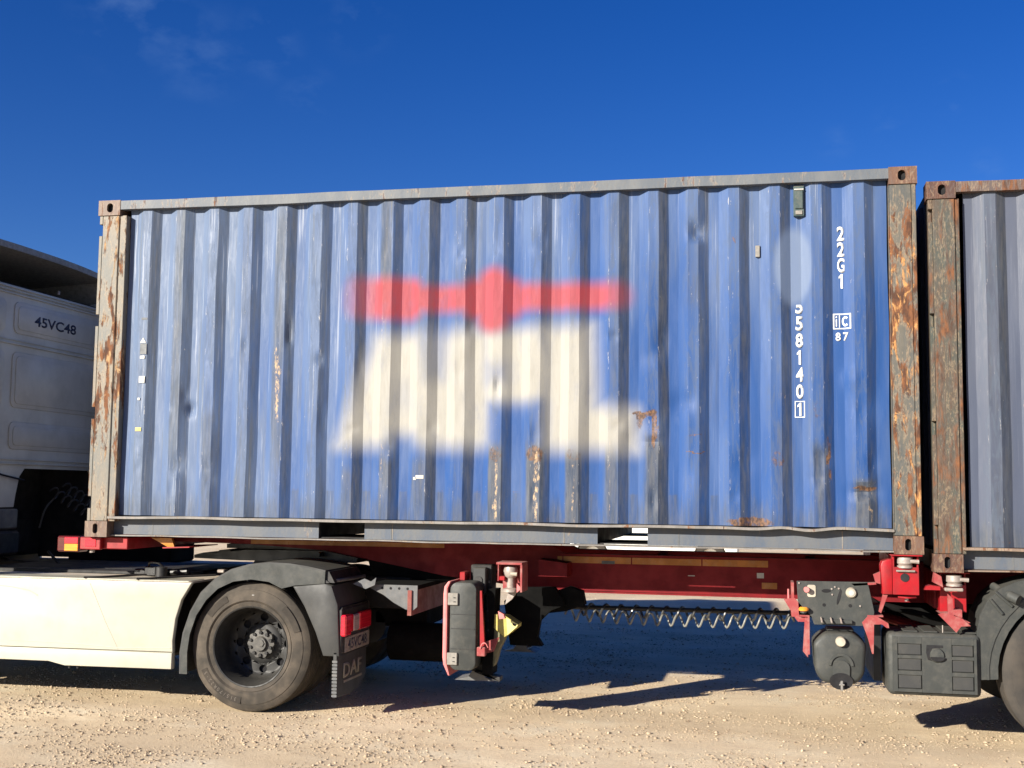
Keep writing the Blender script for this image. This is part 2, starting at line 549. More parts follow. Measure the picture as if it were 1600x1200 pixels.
# loose stones lying in the yard
def stones():
    n = NT('loose_stone')
    t = n.attr('tone')
    col = n.mix(t, (.20, .145, .095), (.52, .42, .30))
    col = n.mix(n.step(n.noise(60., 3, .6), .4, .7, 0, .3), col, (.45, .33, .22))
    m = n.done(col, .9, 0, .2)
    rng = np.random.default_rng(5)
    N = 190000
    u = rng.random(N)
    yy = -2.3 + (u**2.0)*9.0
    xx = rng.uniform(-1.6, 8.6, N)
    size = np.clip(rng.lognormal(math.log(.0046), .52, N), .0022, .017)
    # clumps: keep more stones where the noise is high
    keep = np.array([mn.noise(Vector((x*1.3, y*2.0, 8.))) + .35*mn.noise(Vector((x*5, y*5, 2.))) for x, y in zip(xx, yy)])
    sel = keep > rng.uniform(-.42, .60, N)
    xx, yy, size = xx[sel], yy[sel], size[sel]
    N = len(xx)
    zz = np.array([ground_z(x, y) for x, y in zip(xx, yy)])
    base = np.array([(1, 0, 0), (0, 1, 0), (-1, 0, 0), (0, -1, 0), (0, 0, 1), (0, 0, -1)], float)
    V = base[None]*rng.uniform(.6, 1.35, (N, 6, 3))
    V += rng.normal(0, .16, (N, 6, 3))
    ang = rng.uniform(0, 2*PI, N)
    ca, sa = np.cos(ang)[:, None], np.sin(ang)[:, None]
    X = V[:, :, 0]*ca - V[:, :, 1]*sa
    Y = V[:, :, 0]*sa + V[:, :, 1]*ca
    Z = V[:, :, 2]*rng.uniform(.35, .65, N)[:, None]
    P = np.stack([X*size[:, None]+xx[:, None], Y*size[:, None]+yy[:, None], Z*size[:, None]+(zz+size*.25)[:, None]], 2).reshape(-1, 3)
    tri = np.array([(0, 1, 4), (1, 2, 4), (2, 3, 4), (3, 0, 4), (1, 0, 5), (2, 1, 5), (3, 2, 5), (0, 3, 5)])
    T = (tri[None] + (np.arange(N)*6)[:, None, None]).reshape(-1)
    me = bpy.data.meshes.new('loose_stones')
    me.vertices.add(N*6)
    me.vertices.foreach_set('co', P.ravel())
    me.loops.add(len(T))
    me.loops.foreach_set('vertex_index', T.astype(np.int32))
    me.polygons.add(N*8)
    me.polygons.foreach_set('loop_start', np.arange(0, N*24, 3, dtype=np.int32))
    me.update(calc_edges=True)
    at = me.attributes.new('tone', 'FLOAT', 'POINT')
    at.data.foreach_set('value', np.repeat(np.clip(rng.normal(.60, .3, N), 0, 1), 6).astype(np.float32))
    me.materials.append(m)
    o = bpy.data.objects.new('loose_stones', me)
    COL.objects.link(o)
    o['kind'] = 'stuff'
    o['label'] = 'small pale and brown stones scattered over the sunlit gravel'
    o['category'] = 'gravel'
stones()

# ------------------------------------------------------------------ shipping containers
L_, W_, H_ = 6.058, 2.438, 2.591
PITCH, CREST0 = .278, .400
def depth(x, last=5.79):
    u = ((x-CREST0)/PITCH + .5) % 1 - .5
    a = abs(u)*PITCH
    if x < CREST0-.139 or x > last:
        a = .139
    if a < .036: return .030
    if a < .104: return .030 + .042*(a-.036)/.068
    return .072

def sm(a, b, x):
    t = np.clip((x-a)/(b-a), 0, 1)
    return t*t*(3-2*t)

def seg_dist(X, Z, x0, z0, x1, z1):
    dx, dz = x1-x0, z1-z0
    t = np.clip(((X-x0)*dx+(Z-z0)*dz)/(dx*dx+dz*dz+1e-9), 0, 1)
    return np.hypot(X-x0-t*dx, Z-z0-t*dz)

def poly_dist(X, Z, pts):
    """signed distance to a polygon, negative inside"""
    d = np.full(X.shape, 1e9)
    inside = np.zeros(X.shape, bool)
    for i in range(len(pts)):
        (x0, z0), (x1, z1) = pts[i], pts[(i+1) % len(pts)]
        d = np.minimum(d, seg_dist(X, Z, x0, z0, x1, z1))
        c = ((z0 > Z) != (z1 > Z))
        with np.errstate(divide='ignore', invalid='ignore'):
            xi = (x1-x0)*(Z-z0)/((z1-z0) if z1 != z0 else 1e-9)+x0
        inside ^= c & (X < xi)
    return np.where(inside, -d, d)

def panel_material(name, blue, blue2, faded, greyed, sat_side, rib_dirt):
    n = NT(name)
    X, Y, Z = n.sep()[0], n.sep()[1], n.sep()[2]
    a = n.noise((.9, .9, .35), 4, .6)
    col = n.mix(n.step(a, .38, .62), blue, blue2)
    # chalked, sun-bleached paint: strongest at one end and towards the top
    f = n.math('ADD', n.math('MULTIPLY', n.step(X, *sat_side), .95), n.math('MULTIPLY', n.step(Z, .9, 2.5), .38))
    f = n.math('ADD', f, n.step(n.noise((3.5, 1, .5), 5, .6, loc=(2, 0, 1)), .3, .7, -.28, .28), True)
    col = n.mix(n.math('MULTIPLY', f, .9), col, faded)
    st = n.noise((34, 34, .55), 5, .65, .25)
    col = n.mix(n.math('MULTIPLY', n.step(st, .52, .72, 0, .9), n.math('ADD', f, .15, True)), col, greyed)
    st2 = n.noise((60, 60, 1.1), 4, .6, .3, loc=(4, 4, 4))
    col = n.mix(n.math('MULTIPLY', n.step(st2, .58, .70), n.step(f, .1, .9, .05, .65)), col, (.36, .39, .46))
    # dirt patches, plus the painted shade of the right-hand rib flanks
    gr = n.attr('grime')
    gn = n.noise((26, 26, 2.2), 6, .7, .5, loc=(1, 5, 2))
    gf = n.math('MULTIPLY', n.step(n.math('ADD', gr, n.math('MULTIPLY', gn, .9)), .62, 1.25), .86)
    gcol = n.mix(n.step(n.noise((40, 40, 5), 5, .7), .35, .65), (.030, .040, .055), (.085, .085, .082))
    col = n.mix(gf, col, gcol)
    # crests rubbed and scuffed
    cr_ = n.attr('crest')
    sc1 = n.noise((28, 28, 4.5), 7, .75, 1.0, loc=(7, 7, 7))
    col = n.mix(n.math('MULTIPLY', n.math('MULTIPLY', cr_, n.step(sc1, .46, .60)), rib_dirt), col, (.075, .095, .13))
    chip = n.math('MULTIPLY', n.math('ADD', n.math('MULTIPLY', cr_, .6), .04), n.step(n.noise((55, 55, 16), 6, .75, loc=(3, 3, 3)), .66, .70))
    chip = n.math('MAXIMUM', chip, n.math('MULTIPLY', n.attr('edge'), n.step(n.noise((40, 40, 7), 6, .75, loc=(5, 2, 3)), .61, .68, 0, .8)))
    col = n.mix(chip, col, (.50, .47, .43))
    # painted company mark and patches
    wear = n.step(n.noise((8, 8, 3), 5, .7, loc=(8, 1, 1)), .25, .5, .82, 1.)
    col = n.mix(n.math('MULTIPLY', n.attr('white'), wear), col, n.mix(n.step(sc1, .4, .7), (.30, .29, .26), (.28, .27, .24)))
    col = n.mix(n.math('MULTIPLY', n.attr('red'), wear), col, n.mix(n.step(sc1, .4, .7), (.30, .040, .045), (.26, .045, .052)))
    col = n.mix(n.attr('pale'), col, (.115, .155, .24))
    # rust
    ru = n.attr('rust')
    rn = n.noise((30, 30, 14), 6, .72, .8, loc=(2, 9, 4))
    rf = n.step(n.math('ADD', ru, n.math('MULTIPLY', rn, .7)), .78, .98)
    rcol = n.mix(n.step(n.noise((70, 70, 40), 4, .6), .4, .6), (.055, .032, .024), (.15, .078, .040))
    col = n.mix(rf, col, rcol)
    ba = n.attr('bare')
    bf = n.step(n.math('ADD', ba, n.math('MULTIPLY', n.noise((60, 60, 20), 6, .75, loc=(6, 6, 1)), .8)), .85, 1.0)
    col = n.mix(bf, col, (.48, .34, .20))
    n.bump(n.math('ADD', n.math('MULTIPLY', sc1, .5), n.math('MULTIPLY', n.noise((5, 5, 2), 3, .5), 1.5)), .16, .01)
    return n.done(col, n.step(sc1, .3, .7, .5, .72), 0, .35)

def side_panel(parent, origin, spec, mat, seed):
    """one continuous pressed sheet with its dents"""
    ox, oz = origin
    edges = [.236]
    for k in range(21):
        c = CREST0 + k*PITCH
        for q in (c-.104, c-.036, c+.036, c+.104):
            if .24 < q < 5.785:
                edges.append(q)
    edges += [5.868]
    xs = []
    for a, b in zip(edges, edges[1:]):
        m = 5 if b-a < .1 else 7
        xs += list(np.linspace(a, b, m, endpoint=False))
    xs.append(edges[-1])
    xs = np.array(xs)
    zs = np.linspace(.166, 2.53, 180)
    X, Z = np.meshgrid(xs, zs)
    D = np.array([depth(x) for x in xs])[None, :].repeat(len(zs), 0).copy()
    crest = np.clip((.072-D)/.042, 0, 1)
    attrs = {k: np.zeros(X.shape) for k in ('grime', 'white', 'red', 'pale', 'rust', 'bare')}
    rng = np.random.default_rng(seed)
    # wavy sheet: gentle irregularity of every fold
    W = np.array([[mn.noise(Vector((x*2.6, z*1.3, seed)))*.005 + mn.noise(Vector((x*13., z*2.6, seed+3)))*.0035 for x in xs] for z in zs])
    XO = np.array([[mn.noise(Vector((x*3.4, z*1.7, seed+9)))*.006 for x in xs] for z in zs])
    fadez = sm(.17, .35, Z)*sm(2.53, 2.35, Z)
    if 'logo' in spec:
        calm = 1-.85*sm(5.12, 5.2, X)*sm(5.70, 5.62, X)*sm(.8, .9, Z)
        W = W*calm
        XO = XO*calm
    D = D + W*fadez
    for k in range(spec.get('knocks', 0)):
        kx = CREST0+PITCH*rng.integers(0, 20)+rng.choice((-.036, .036, 0, .07))
        if 5.15 < kx < 5.66 and True:
            continue
        kz, kr = rng.uniform(.3, 2.2), rng.uniform(.03, .13)
        D += rng.uniform(-.004, .014)*np.exp(-((X-kx)/rng.uniform(.02, .045))**2-((Z-kz)/kr)**2)
    for (dx, dz, rx, rz, amp) in spec.get('dents', ()):
        D += 1.5*amp*np.exp(-((X-dx)/rx)**2-((Z-dz)/rz)**2)
    # flattened kinks: folds where something struck a crest
    for (dx, dz, rx, rz, amp) in spec.get('kinks', ()):
        t = np.abs(Z-dz)/rz
        D += 1.3*amp*np.clip(1-t, 0, 1)*np.exp(-((X-dx)/rx)**2)
    JX = np.array([[mn.noise(Vector((x*16, z*9, 31.)))*.030 + mn.noise(Vector((x*40, z*22, 33.)))*.014 for x in xs] for z in zs])
    JZ = np.array([[mn.noise(Vector((x*16, z*9, 41.)))*.035 for x in xs] for z in zs])
    for kind in ('grime', 'rust', 'bare'):
        for (dx, dz, rx, rz, amp) in spec.get(kind, ()):
            q = np.clip(1.5-(np.maximum(np.abs(X-dx)/rx, np.abs(Z-dz)/rz) if kind == 'grime' else np.hypot((X+JX*.5-dx)/(rx*1.15), (Z+JZ*.6-dz)/(rz*1.15))), 0, 1)*amp
            attrs[kind] = np.maximum(attrs[kind], np.clip(q*1.6, 0, amp))
    for k in range(20):
        c = CREST0+k*PITCH
        m = np.exp(-((X-c)/.05)**4)
        attrs['grime'] = np.maximum(attrs['grime'], m*rng.uniform(*spec['crest_grime'])*sm(0, 1, 1-.35*Z/2.5))
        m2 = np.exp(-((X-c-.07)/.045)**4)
        attrs['grime'] = np.maximum(attrs['grime'], m2*rng.uniform(*spec['flank_grime']))  # shade painted on the right flank of every rib
    attrs['grime'] = np.maximum(attrs['grime'], sm(.52, .18, Z)*spec.get('foot', .55))
    for (x0, x1, z0) in spec.get('footlines', ()):
        m = (X > x0) & (X < x1)
        attrs['rust'] = np.maximum(attrs['rust'], np.where(m, np.exp(-((Z-z0)/.012)**2)*.5, 0))
        attrs['grime'] = np.maximum(attrs['grime'], np.where(m & (Z < z0), .46, 0))
    if 'logo' in spec:
        P = spec['logo']
        w = np.full(X.shape, 1e9)
        for pg in P['white']:
            w = np.minimum(w, poly_dist(X, Z, pg))
        for pg in P['white_cut']:
            w = np.maximum(w, -poly_dist(X, Z, pg))
        attrs['white'] = sm(.12, -.10, w)
        for pg, amp in P['white_soft']:
            attrs['white'] *= 1-amp*sm(.12, -.08, poly_dist(X, Z, pg))
        r = np.full(X.shape, 1e9)
        for (x0, z0, x1, z1, rad) in P['red']:
            r = np.minimum(r, seg_dist(X, Z, x0, z0, x1, z1)-rad)
        attrs['red'] = sm(.05, -.09, r)*sm(1.90, 2.35, X)*(.3+.7*sm(4.25, 3.85, X))
        attrs['red'] = np.minimum(attrs['red'], .92)
        p = np.hypot((X-5.247)/.135, (Z-1.94)/.29)
        attrs['pale'] = sm(1.1, .75, p)*.85
    nx_ = len(xs)
    verts = np.stack([X+XO*fadez+ox, D, Z+oz], 2).reshape(-1, 3)
    idx = np.arange(X.size).reshape(X.shape)
    q = np.stack([idx[:-1, :-1], idx[:-1, 1:], idx[1:, 1:], idx[1:, :-1]], 2).reshape(-1, 4)
    me = bpy.data.meshes.new('side_panel')
    me.vertices.add(len(verts))
    base = Vector(parent['_o'])
    me.vertices.foreach_set('co', (verts-np.array(base)).ravel())
    me.loops.add(q.size)
    me.loops.foreach_set('vertex_index', q.ravel().astype(np.int32))
    me.polygons.add(len(q))
    me.polygons.foreach_set('loop_start', np.arange(0, q.size, 4, dtype=np.int32))
    me.update(calc_edges=True)
    attrs['crest'] = crest
    uu = np.abs(((X-CREST0)/PITCH+.5) % 1-.5)*PITCH
    attrs['edge'] = np.exp(-((uu-.036)/.007)**2)
    for k, v in attrs.items():
        at = me.attributes.new(k, 'FLOAT', 'POINT')
        at.data.foreach_set('value', v.ravel().astype(np.float32))
    me.materials.append(mat)
    me.shade_smooth()
    me.set_sharp_from_angle(angle=math.radians(16))
    o = bpy.data.objects.new('side_panel', me)
    COL.objects.link(o)
    o.parent = parent
    return o

def casting(parent, x0, x1, ysgn, yout, z0, z1, slot, mat, sx=None):
    """corner casting block with an oval hole through its outer face"""
    s = B()
    yb = yout - ysgn*.162
    yi = yout - ysgn*.028
    cx, cz = (x0+x1)/2 + (sx or 0), (z0+z1)/2 + slot[2]
    hw, hh = slot[0]/2, slot[1]/2
    angs = sorted(set([math.atan2(z-cz, x-cx) for x in (x0, x1) for z in (z0, z1)] + [2*PI*k/28-PI for k in range(28)]))
    def rect(a):
        c, d = math.cos(a), math.sin(a)
        t = min(((x1-cx) if c > 0 else (x0-cx))/c if abs(c) > 1e-9 else 1e9, ((z1-cz) if d > 0 else (z0-cz))/d if abs(d) > 1e-9 else 1e9)
        return cx+t*c, cz+t*d
    def oval(a):
        r = min(hw, hh)
        c, d = math.cos(a), math.sin(a)
        if hh > hw:
            return cx+r*c, cz+r*d+(hh-r)*(1 if d > 0 else -1)
        return cx+r*c+(hw-r)*(1 if c > 0 else -1), cz+r*d
    O = [s.bm.verts.new((rect(a)[0], yout, rect(a)[1])) for a in angs]
    I = [s.bm.verts.new((oval(a)[0], yout, oval(a)[1])) for a in angs]
    J = [s.bm.verts.new((oval(a)[0], yi, oval(a)[1])) for a in angs]
    K = [s.bm.verts.new((rect(a)[0], yb, rect(a)[1])) for a in angs]
    n = len(angs)
    for i in range(n):
        j = (i+1) % n
        s.bm.faces.new((O[i], O[j], I[j], I[i]))
        s.bm.faces.new((I[i], I[j], J[j], J[i]))
        s.bm.faces.new((O[j], O[i], K[i], K[j]))
    s.bm.faces.new(K)
    c = s.obj('corner_casting', mat, parent)
    b = B()
    b.box(x0+.02, x1-.02, min(yi, yb)+.004, max(yi, yb)-.004, z0+.016, z1-.016)
    b.obj('casting_cavity', 'dark', c)
    return c

def container(name, label, cat_group, X0, Z0, mats, spec, mat_panel, seed):
    root = thing(name, label, 'shipping container', (X0, 0, Z0), cat_group)
    x, z = X0, Z0
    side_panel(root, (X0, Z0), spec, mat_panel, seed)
    # far side, end walls: the same pressed profile
    def pressed(axis, at, a0, a1, flip):
        s = B()
        pts = []
        a = a0
        while a < a1:
            for q, d in ((0, .0), (.07, .0), (.139, .036), (.209, .036)):
                if a+q < a1:
                    pts.append((a+q, d))
            a += PITCH
        pts.append((a1, 0))
        vs = []
        for (p, d) in pts:
            dd = at + (d if flip else -d)
            co = [(p, dd, z+.16), (p, dd, z+2.53)] if axis == 'y' else [(dd, p, z+.16), (dd, p, z+2.53)]
            vs.append([s.bm.verts.new(c) for c in co])
        for u, v in zip(vs, vs[1:]):
            s.bm.faces.new((u[0], v[0], v[1], u[1]))
        return s
    pressed('y', W_-.012, x+.17, x+L_-.17, False).obj('side_panel', mat_panel, root)
    pressed('x', x+.05, .10, W_-.10, False).obj('front_wall', mat_panel, root)
    for i in range(2):
        y0 = .13 + i*(W_-.26)/2
        d = B().box(x+L_-.06, x+L_-.03, y0+.004, y0+(W_-.26)/2-.004, z+.14, z+2.46, .005).obj('door_panel', mat_panel, root)
        for q in (.3, .8):
            B().cyl((x+L_-.015, y0+q, z+.2), (x+L_-.015, y0+q, z+2.4), .015, 10).obj('lock_rod', 'zinc', d)
    B().box(x+.08, x+L_-.08, .05, W_-.05, z+2.552, z+2.572).obj('roof', mats['rail'], root)
    B().box(x+.08, x+L_-.08, .14, W_-.14, z+.135, z+.165).obj('floor', 'dark', root)
    k = 0
    xx = .3
    while xx < L_-.3:
        if not (1.80 < xx < 2.24 or 3.86 < xx < 4.30):
            B().box(x+xx-.02, x+xx+.02, .13, W_-.13, z+.045, z+.134).obj('cross_member', 'black_metal', root)
        xx += .29
    for (a0, a1) in ((1.836, 2.19), (3.90, 4.25)):
        for a in (a0, a1):
            B().box(x+a-(.008 if a == a0 else 0), x+a+(.008 if a == a1 else 0), .118, W_-.12, z+.022, z+.1335).obj('pocket_wall', 'black_metal', root)
    for (a0, a1) in ((1.836, 2.19), (3.90, 4.25)):
        for q in (.12, W_-.75):
            B().box(x+a0+.002, x+a1-.002, q, q+.63, z+.022, z+.028).obj('pocket_floor', 'black_metal', root)  # strap plates, added and lengthened to keep sun off the beams
    for ysgn in (-1, 1):
        yo = 0. if ysgn < 0 else W_
        def yy(d):
            return yo - ysgn*d
        def bb(s, a0, a1, d0, d1, z0, z1, bev=0.):
            return s.box(x+a0, x+a1, min(yy(d0), yy(d1)), max(yy(d0), yy(d1)), z+z0, z+z1, bev)
        # top rail: a tube whose lower edge waves a little
        s = B()
        N = 60
        rows = []
        for i in range(N+1):
            a = .178 + (L_-.356)*i/N
            w = mn.noise(Vector((a*1.1, seed, 0)))*.006*(ysgn < 0)
            w2 = mn.noise(Vector((a*2.3, seed, 4)))*.004
            rows.append([s.bm.verts.new((x+a, yy(d), z+q+w2)) for d, q in ((.0, 2.513+w), (.0, 2.583), (.062, 2.583), (.062, 2.513+w))])
        for r0, r1 in zip(rows, rows[1:]):
            for i in range(4):
                j = (i+1) % 4
                s.bm.faces.new((r0[i], r0[j], r1[j], r1[i]))
        s.bm.faces.new(rows[0])
        s.bm.faces.new(rows[-1][::-1])
        s.obj('top_side_rail', mats['rail'], root)
        # bottom rail: top lip, recessed web in three lengths, bottom lip
        s = B()
        rows = []
        N = 110
        for i in range(N+1):
            a = .18 + (L_-.36)*i/N
            w = mn.noise(Vector((a*1.7, seed, 7)))*.010
            w += -.012*math.exp(-((a-5.25)/.25)**2)*math.sin((a-5.25)*14)
            w2 = mn.noise(Vector((a*4.1, seed, 2)))*.004
            rows.append([s.bm.verts.new((x+a, yy(d), z+q+w)) for d, q in ((-.004+w2, .143), (-.004+w2, .160), (.115, .163), (.115, .143))])
        for r0, r1 in zip(rows, rows[1:]):
            for i in range(4):
                j = (i+1) % 4
                s.bm.faces.new((r0[i], r0[j], r1[j], r1[i]))
        s.bm.faces.new(rows[0])
        s.bm.faces.new(rows[-1][::-1])
        rail = s.obj('bottom_side_rail', mats['lip'], root)
        for (a0, a1) in ((.18, 1.836), (2.19, 3.90), (4.25, L_-.18)):
            s = B()
            bb(s, a0, a1, .100, .110, .020, .1415)
            s.obj('rail_web', mats['plate'], rail)
        for a in (.50, 2.39, 2.40, 3.66, 4.46, 5.55):
            if ysgn < 0:
                s = B()
                bb(s, a, a+.006, .098, .1005, .021, .141)
                s.obj('weld_seam', 'dark_label' if a in (.5, 2.39, 4.46) else mats['lip'], rail)
        s = B()
        rows = []
        for i in range(N+1):
            a = .18 + (L_-.36)*i/N
            w = mn.noise(Vector((a*2.4, seed, 11)))*.006
            e = .045 + mn.noise(Vector((a*1.9, seed, 13)))*.02
            rows.append([s.bm.verts.new((x+a, yy(d), z+q+w)) for d, q in ((e, .008), (e, .0165), (.113, .0185), (.113, .008))])
        for r0, r1 in zip(rows, rows[1:]):
            for i in range(4):
                j = (i+1) % 4
                s.bm.faces.new((r0[i], r0[j], r1[j], r1[i]))
        s.bm.faces.new(rows[0])
        s.bm.faces.new(rows[-1][::-1])
        s.obj('bottom_lip', mats['lip'], rail)
        # posts and castings
        for end in (0, 1):
            pm = mats['post'][end]
            e0 = 0. if end == 0 else L_
            sg = 1 if end == 0 else -1
            def bx(s, a0, a1, d0, d1, z0, z1, bev=0.):
                p0, p1 = e0+sg*a0, e0+sg*a1
                return bb(s, min(p0, p1), max(p0, p1), d0, d1, z0, z1, bev)
            s = B()
            bx(s, .034, .176, .004, .05, .1185, 2.4725, .006)
            st_ = (.232, .182) if seed == 1 else (.204, .182)
            bx(s, .1765, st_[end], .014, .095, .1185, 2.4725, .003)
            # lashing notches interrupt the outer edge strip
            cuts = [1.51-1.25, 2.19-1.25, 2.905-1.25, 3.61-1.25] if end == 0 else []
            zc = .1185
            for c in cuts + [None]:
                top = (c-.045) if c else 2.4725
                bx(s, .006, .0335, .006, .06, zc, top, .003)
                zc = (c+.045) if c else None
            bx(s, .012, .0335, .065, .16, .1185, 2.4725)
            s.obj('corner_post', pm, root)
            cmx = mats['cast'][end]
            a, b = (e0, e0+sg*.178)
            casting(root, x+min(a, b)-.003, x+max(a, b)+.003, ysgn, yo+ysgn*.004, z+2.473, z+2.591, (.052, .072, 0.), cmx, .006*sg)
            casting(root, x+min(a, b)-.003, x+max(a, b)+.003, ysgn, yo+ysgn*.004, z, z+.118, (.040, .076, .004), cmx, -.006)
    for end in (0, 1):
        a = x+.03 if end == 0 else x+L_-.10
        B().box(a, a+.07, .165, W_-.165, z+2.50, z+2.585).obj('top_end_rail', mats['rail'], root)
        B().box(a, a+.07, .165, W_-.165, z+.01, z+.13).obj('bottom_end_rail', mats['lip'], root)
    return root

LOGO = dict(
    white=[[(1.98, .70), (2.26, 1.49), (2.62, 1.52), (2.99, .70)],
           [(2.45, .70), (2.60, 1.52), (3.12, 1.53), (3.14, .70)],
           [(3.05, .98), (3.05, 1.53), (3.50, 1.54), (3.62, 1.25), (3.55, 1.02), (3.35, .98)],
           [(3.50, .68), (3.50, 1.54), (3.86, 1.55), (3.88, .99), (4.16, .94), (4.17, .68)]],
    white_cut=[],
    white_soft=[([(2.34, .58), (2.62, .58), (2.54, .76), (2.42, .76)], .9),
                ([(2.60, 1.62), (2.82, 1.62), (2.76, 1.20), (2.66, 1.20)], .5),
                ([(3.12, .62), (3.50, .62), (3.50, .98), (3.14, .98)], .85),
                ([(3.12, 1.18), (3.24, 1.18), (3.24, 1.27), (3.12, 1.27)], .45),
                ([(2.40, .98), (2.56, .98), (2.50, 1.15), (2.45, 1.15)], .18)],
    red=[(2.15, 1.77, 4.05, 1.765, .11), (2.10, 1.79, 2.50, 1.77, .17), (3.14, 1.64, 3.14, 1.86, .14), (3.03, 1.765, 3.25, 1.765, .16)])
spec_blue = dict(
    dents=[(4.27, .86, .07, .10, .018), (.80, .97, .04, .05, .018), (5.42, .62, .05, .07, .016), (.71, .55, .05, .08, .015),
           (4.58, 2.22, .05, .06, .012), (2.95, .9, .3, .4, .010), (1.3, .6, .3, .3, .006), (5.70, .95, .06, .10, .010),
           (4.9, .60, .07, .08, .008), (4.48, 1.0, .09, .08, .010), (4.15, .75, .06, .1, .012), (1.55, 1.3, .05, .3, .006),
           (5.62, 1.16, .05, .07, -.010), (3.9, .7, .1, .2, .006)],
    kinks=[(5.69, .40, .07, .07, .030), (4.28, .73, .06, .05, .018), (.95, .52, .05, .10, .010), (5.40, .50, .05, .10, .014),
           (4.60, 2.18, .045, .07, .014)],
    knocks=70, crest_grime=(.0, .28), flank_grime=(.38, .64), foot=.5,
    grime=[(3.17, .36, .045, .28, .95), (3.46, .37, .055, .29, .95), (3.735, .36, .05, .28, .85), (4.00, .42, .04, .3, .6),
           (4.30, .45, .06, .30, .75), (2.36, .34, .05, .25, .6), (2.08, .3, .05, .22, .5), (1.5, 1.5, .045, 1.0, .5), (1.24, 1.2, .05, 1.3, .35),
           (.68, 1.6, .035, .95, .55), (.96, .55, .05, .4, .5), (.47, 1.4, .035, 1.2, .45), (2.62, .35, .06, .24, .5),
           (5.42, .42, .05, .28, .6), (5.70, .32, .06, .15, .85), (5.18, .55, .06, .3, .5), (1.57, 1.8, .03, .7, .4), (2.33, 2.2, .045, .5, .6),
           (4.02, 1.8, .03, .7, .4), (4.58, 2.0, .05, .3, .4), (4.7, 1.4, .05, .5, .3), (5.45, 1.3, .05, .5, .3)],
    rust=[(3.17, .64, .05, .05, .52), (3.46, .645, .055, .055, .55), (3.735, .64, .05, .04, .48), (3.17, .5, .02, .12, .36), (3.46, .45, .03, .18, .38), (4.23, .93, .07, .022, .62),
          (4.30, .82, .018, .12, .60), (4.19, .88, .015, .06, .5), (5.47, .62, .012, .14, .6), (5.70, .425, .07, .016, .65), (5.66, .45, .02, .05, .4),
          (4.95, .19, .14, .03, .6), (5.40, .95, .03, .05, .45), (5.13, .62, .04, .05, .5), (4.60, 2.2, .04, .02, .35),
          (4.86, 2.14, .02, .03, .5), (4.58, .66, .06, .008, .6), (4.57, .78, .06, .008, .55), (.71, .53, .02, .03, .4), (5.6, 1.05, .02, .05, .35),
          (2.05, .95, .05, .02, .2), (3.7, .18, .3, .02, .4), (5.0, .2, .5, .015, .3)],
    bare=[(3.18, .36, .012, .26, .50), (3.47, .38, .020, .27, .50), (3.74, .36, .010, .25, .48), (3.99, .5, .008, .3, .48), (2.33, .5, .010, .25, .46), (2.43, .9, .005, .5, .36), (1.505, 1.12, .018, .24, .5), (1.49, 1.30, .012, .12, .5), (2.31, 1.55, .008, .18, .45), (5.73, .30, .010, .12, .5),
          (5.38, .66, .006, .10, .4), (4.29, .40, .007, .12, .42), (5.17, 1.02, .02, .04, .42), (4.03, 1.8, .005, .4, .36),
          (1.22, 1.5, .005, .5, .34), (.955, 1.2, .006, .6, .36), (.70, .52, .03, .08, .3), (4.3, 2.2, .005, .12, .4), (4.86, 1.3, .006, .1, .36)],
    footlines=[(CREST0+PITCH*k+.105, CREST0+PITCH*k+.173, .375) for k in (4, 5, 6, 7, 8, 9, 10, 12, 13, 14, 15)],
    logo=LOGO)
mat_blue = panel_material('faded_blue_container_paint', (.007, .047, .175), (.012, .060, .210), (.108, .148, .228), (.095, .112, .138), (3.4, -.3), .38)
mat_slate = panel_material('slate_container_paint', (.052, .064, .100), (.064, .076, .112), (.085, .092, .118), (.075, .082, .095), (8., 9.), .7)
blue = container('shipping_container', 'large faded blue shipping container with red and cream company mark on its ribbed side', 'twenty foot containers on the trailer', 0, 1.25,
                 dict(rail='rail_blue', lip='lip', plate='plate', post=['post_left', 'post_right'], cast=['cast_left', 'cast_right']),
                 spec_blue, mat_blue, 1.5.__int__())
spec_slate = dict(
    dents=[(.70, .55, .05, .12, .016), (.45, 1.8, .1, .3, .006)],
    kinks=[(.69, .42, .06, .09, .02)],
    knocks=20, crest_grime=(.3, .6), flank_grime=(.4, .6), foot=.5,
    grime=[(.45, .3, .04, .1, .5), (.69, 1.2, .04, 1.1, .5)],
    rust=[(.63, .60, .03, .05, .5), (.62, .48, .014, .08, .62), (.76, .48, .014, .09, .62), (.69, .40, .05, .014, .6), (.70, 1.8, .02, .05, .5),
          (.68, 1.45, .012, .1, .4), (.70, .25, .03, .04, .4), (.48, .19, .3, .015, .4)],
    bare=[(.58, 1.1, .008, .03, .5), (.82, .85, .008, .03, .55)])
slate = container('shipping_container', 'slate grey shipping container cut off by the right edge with dark rusty corner posts', 'twenty foot containers on the trailer', 6.122, 1.139,
                  dict(rail='rail_third', lip='lip_third', plate='plate', post=['post_third', 'post_third'], cast=['cast_third', 'cast_third']),
                  spec_slate, mat_slate, 4)

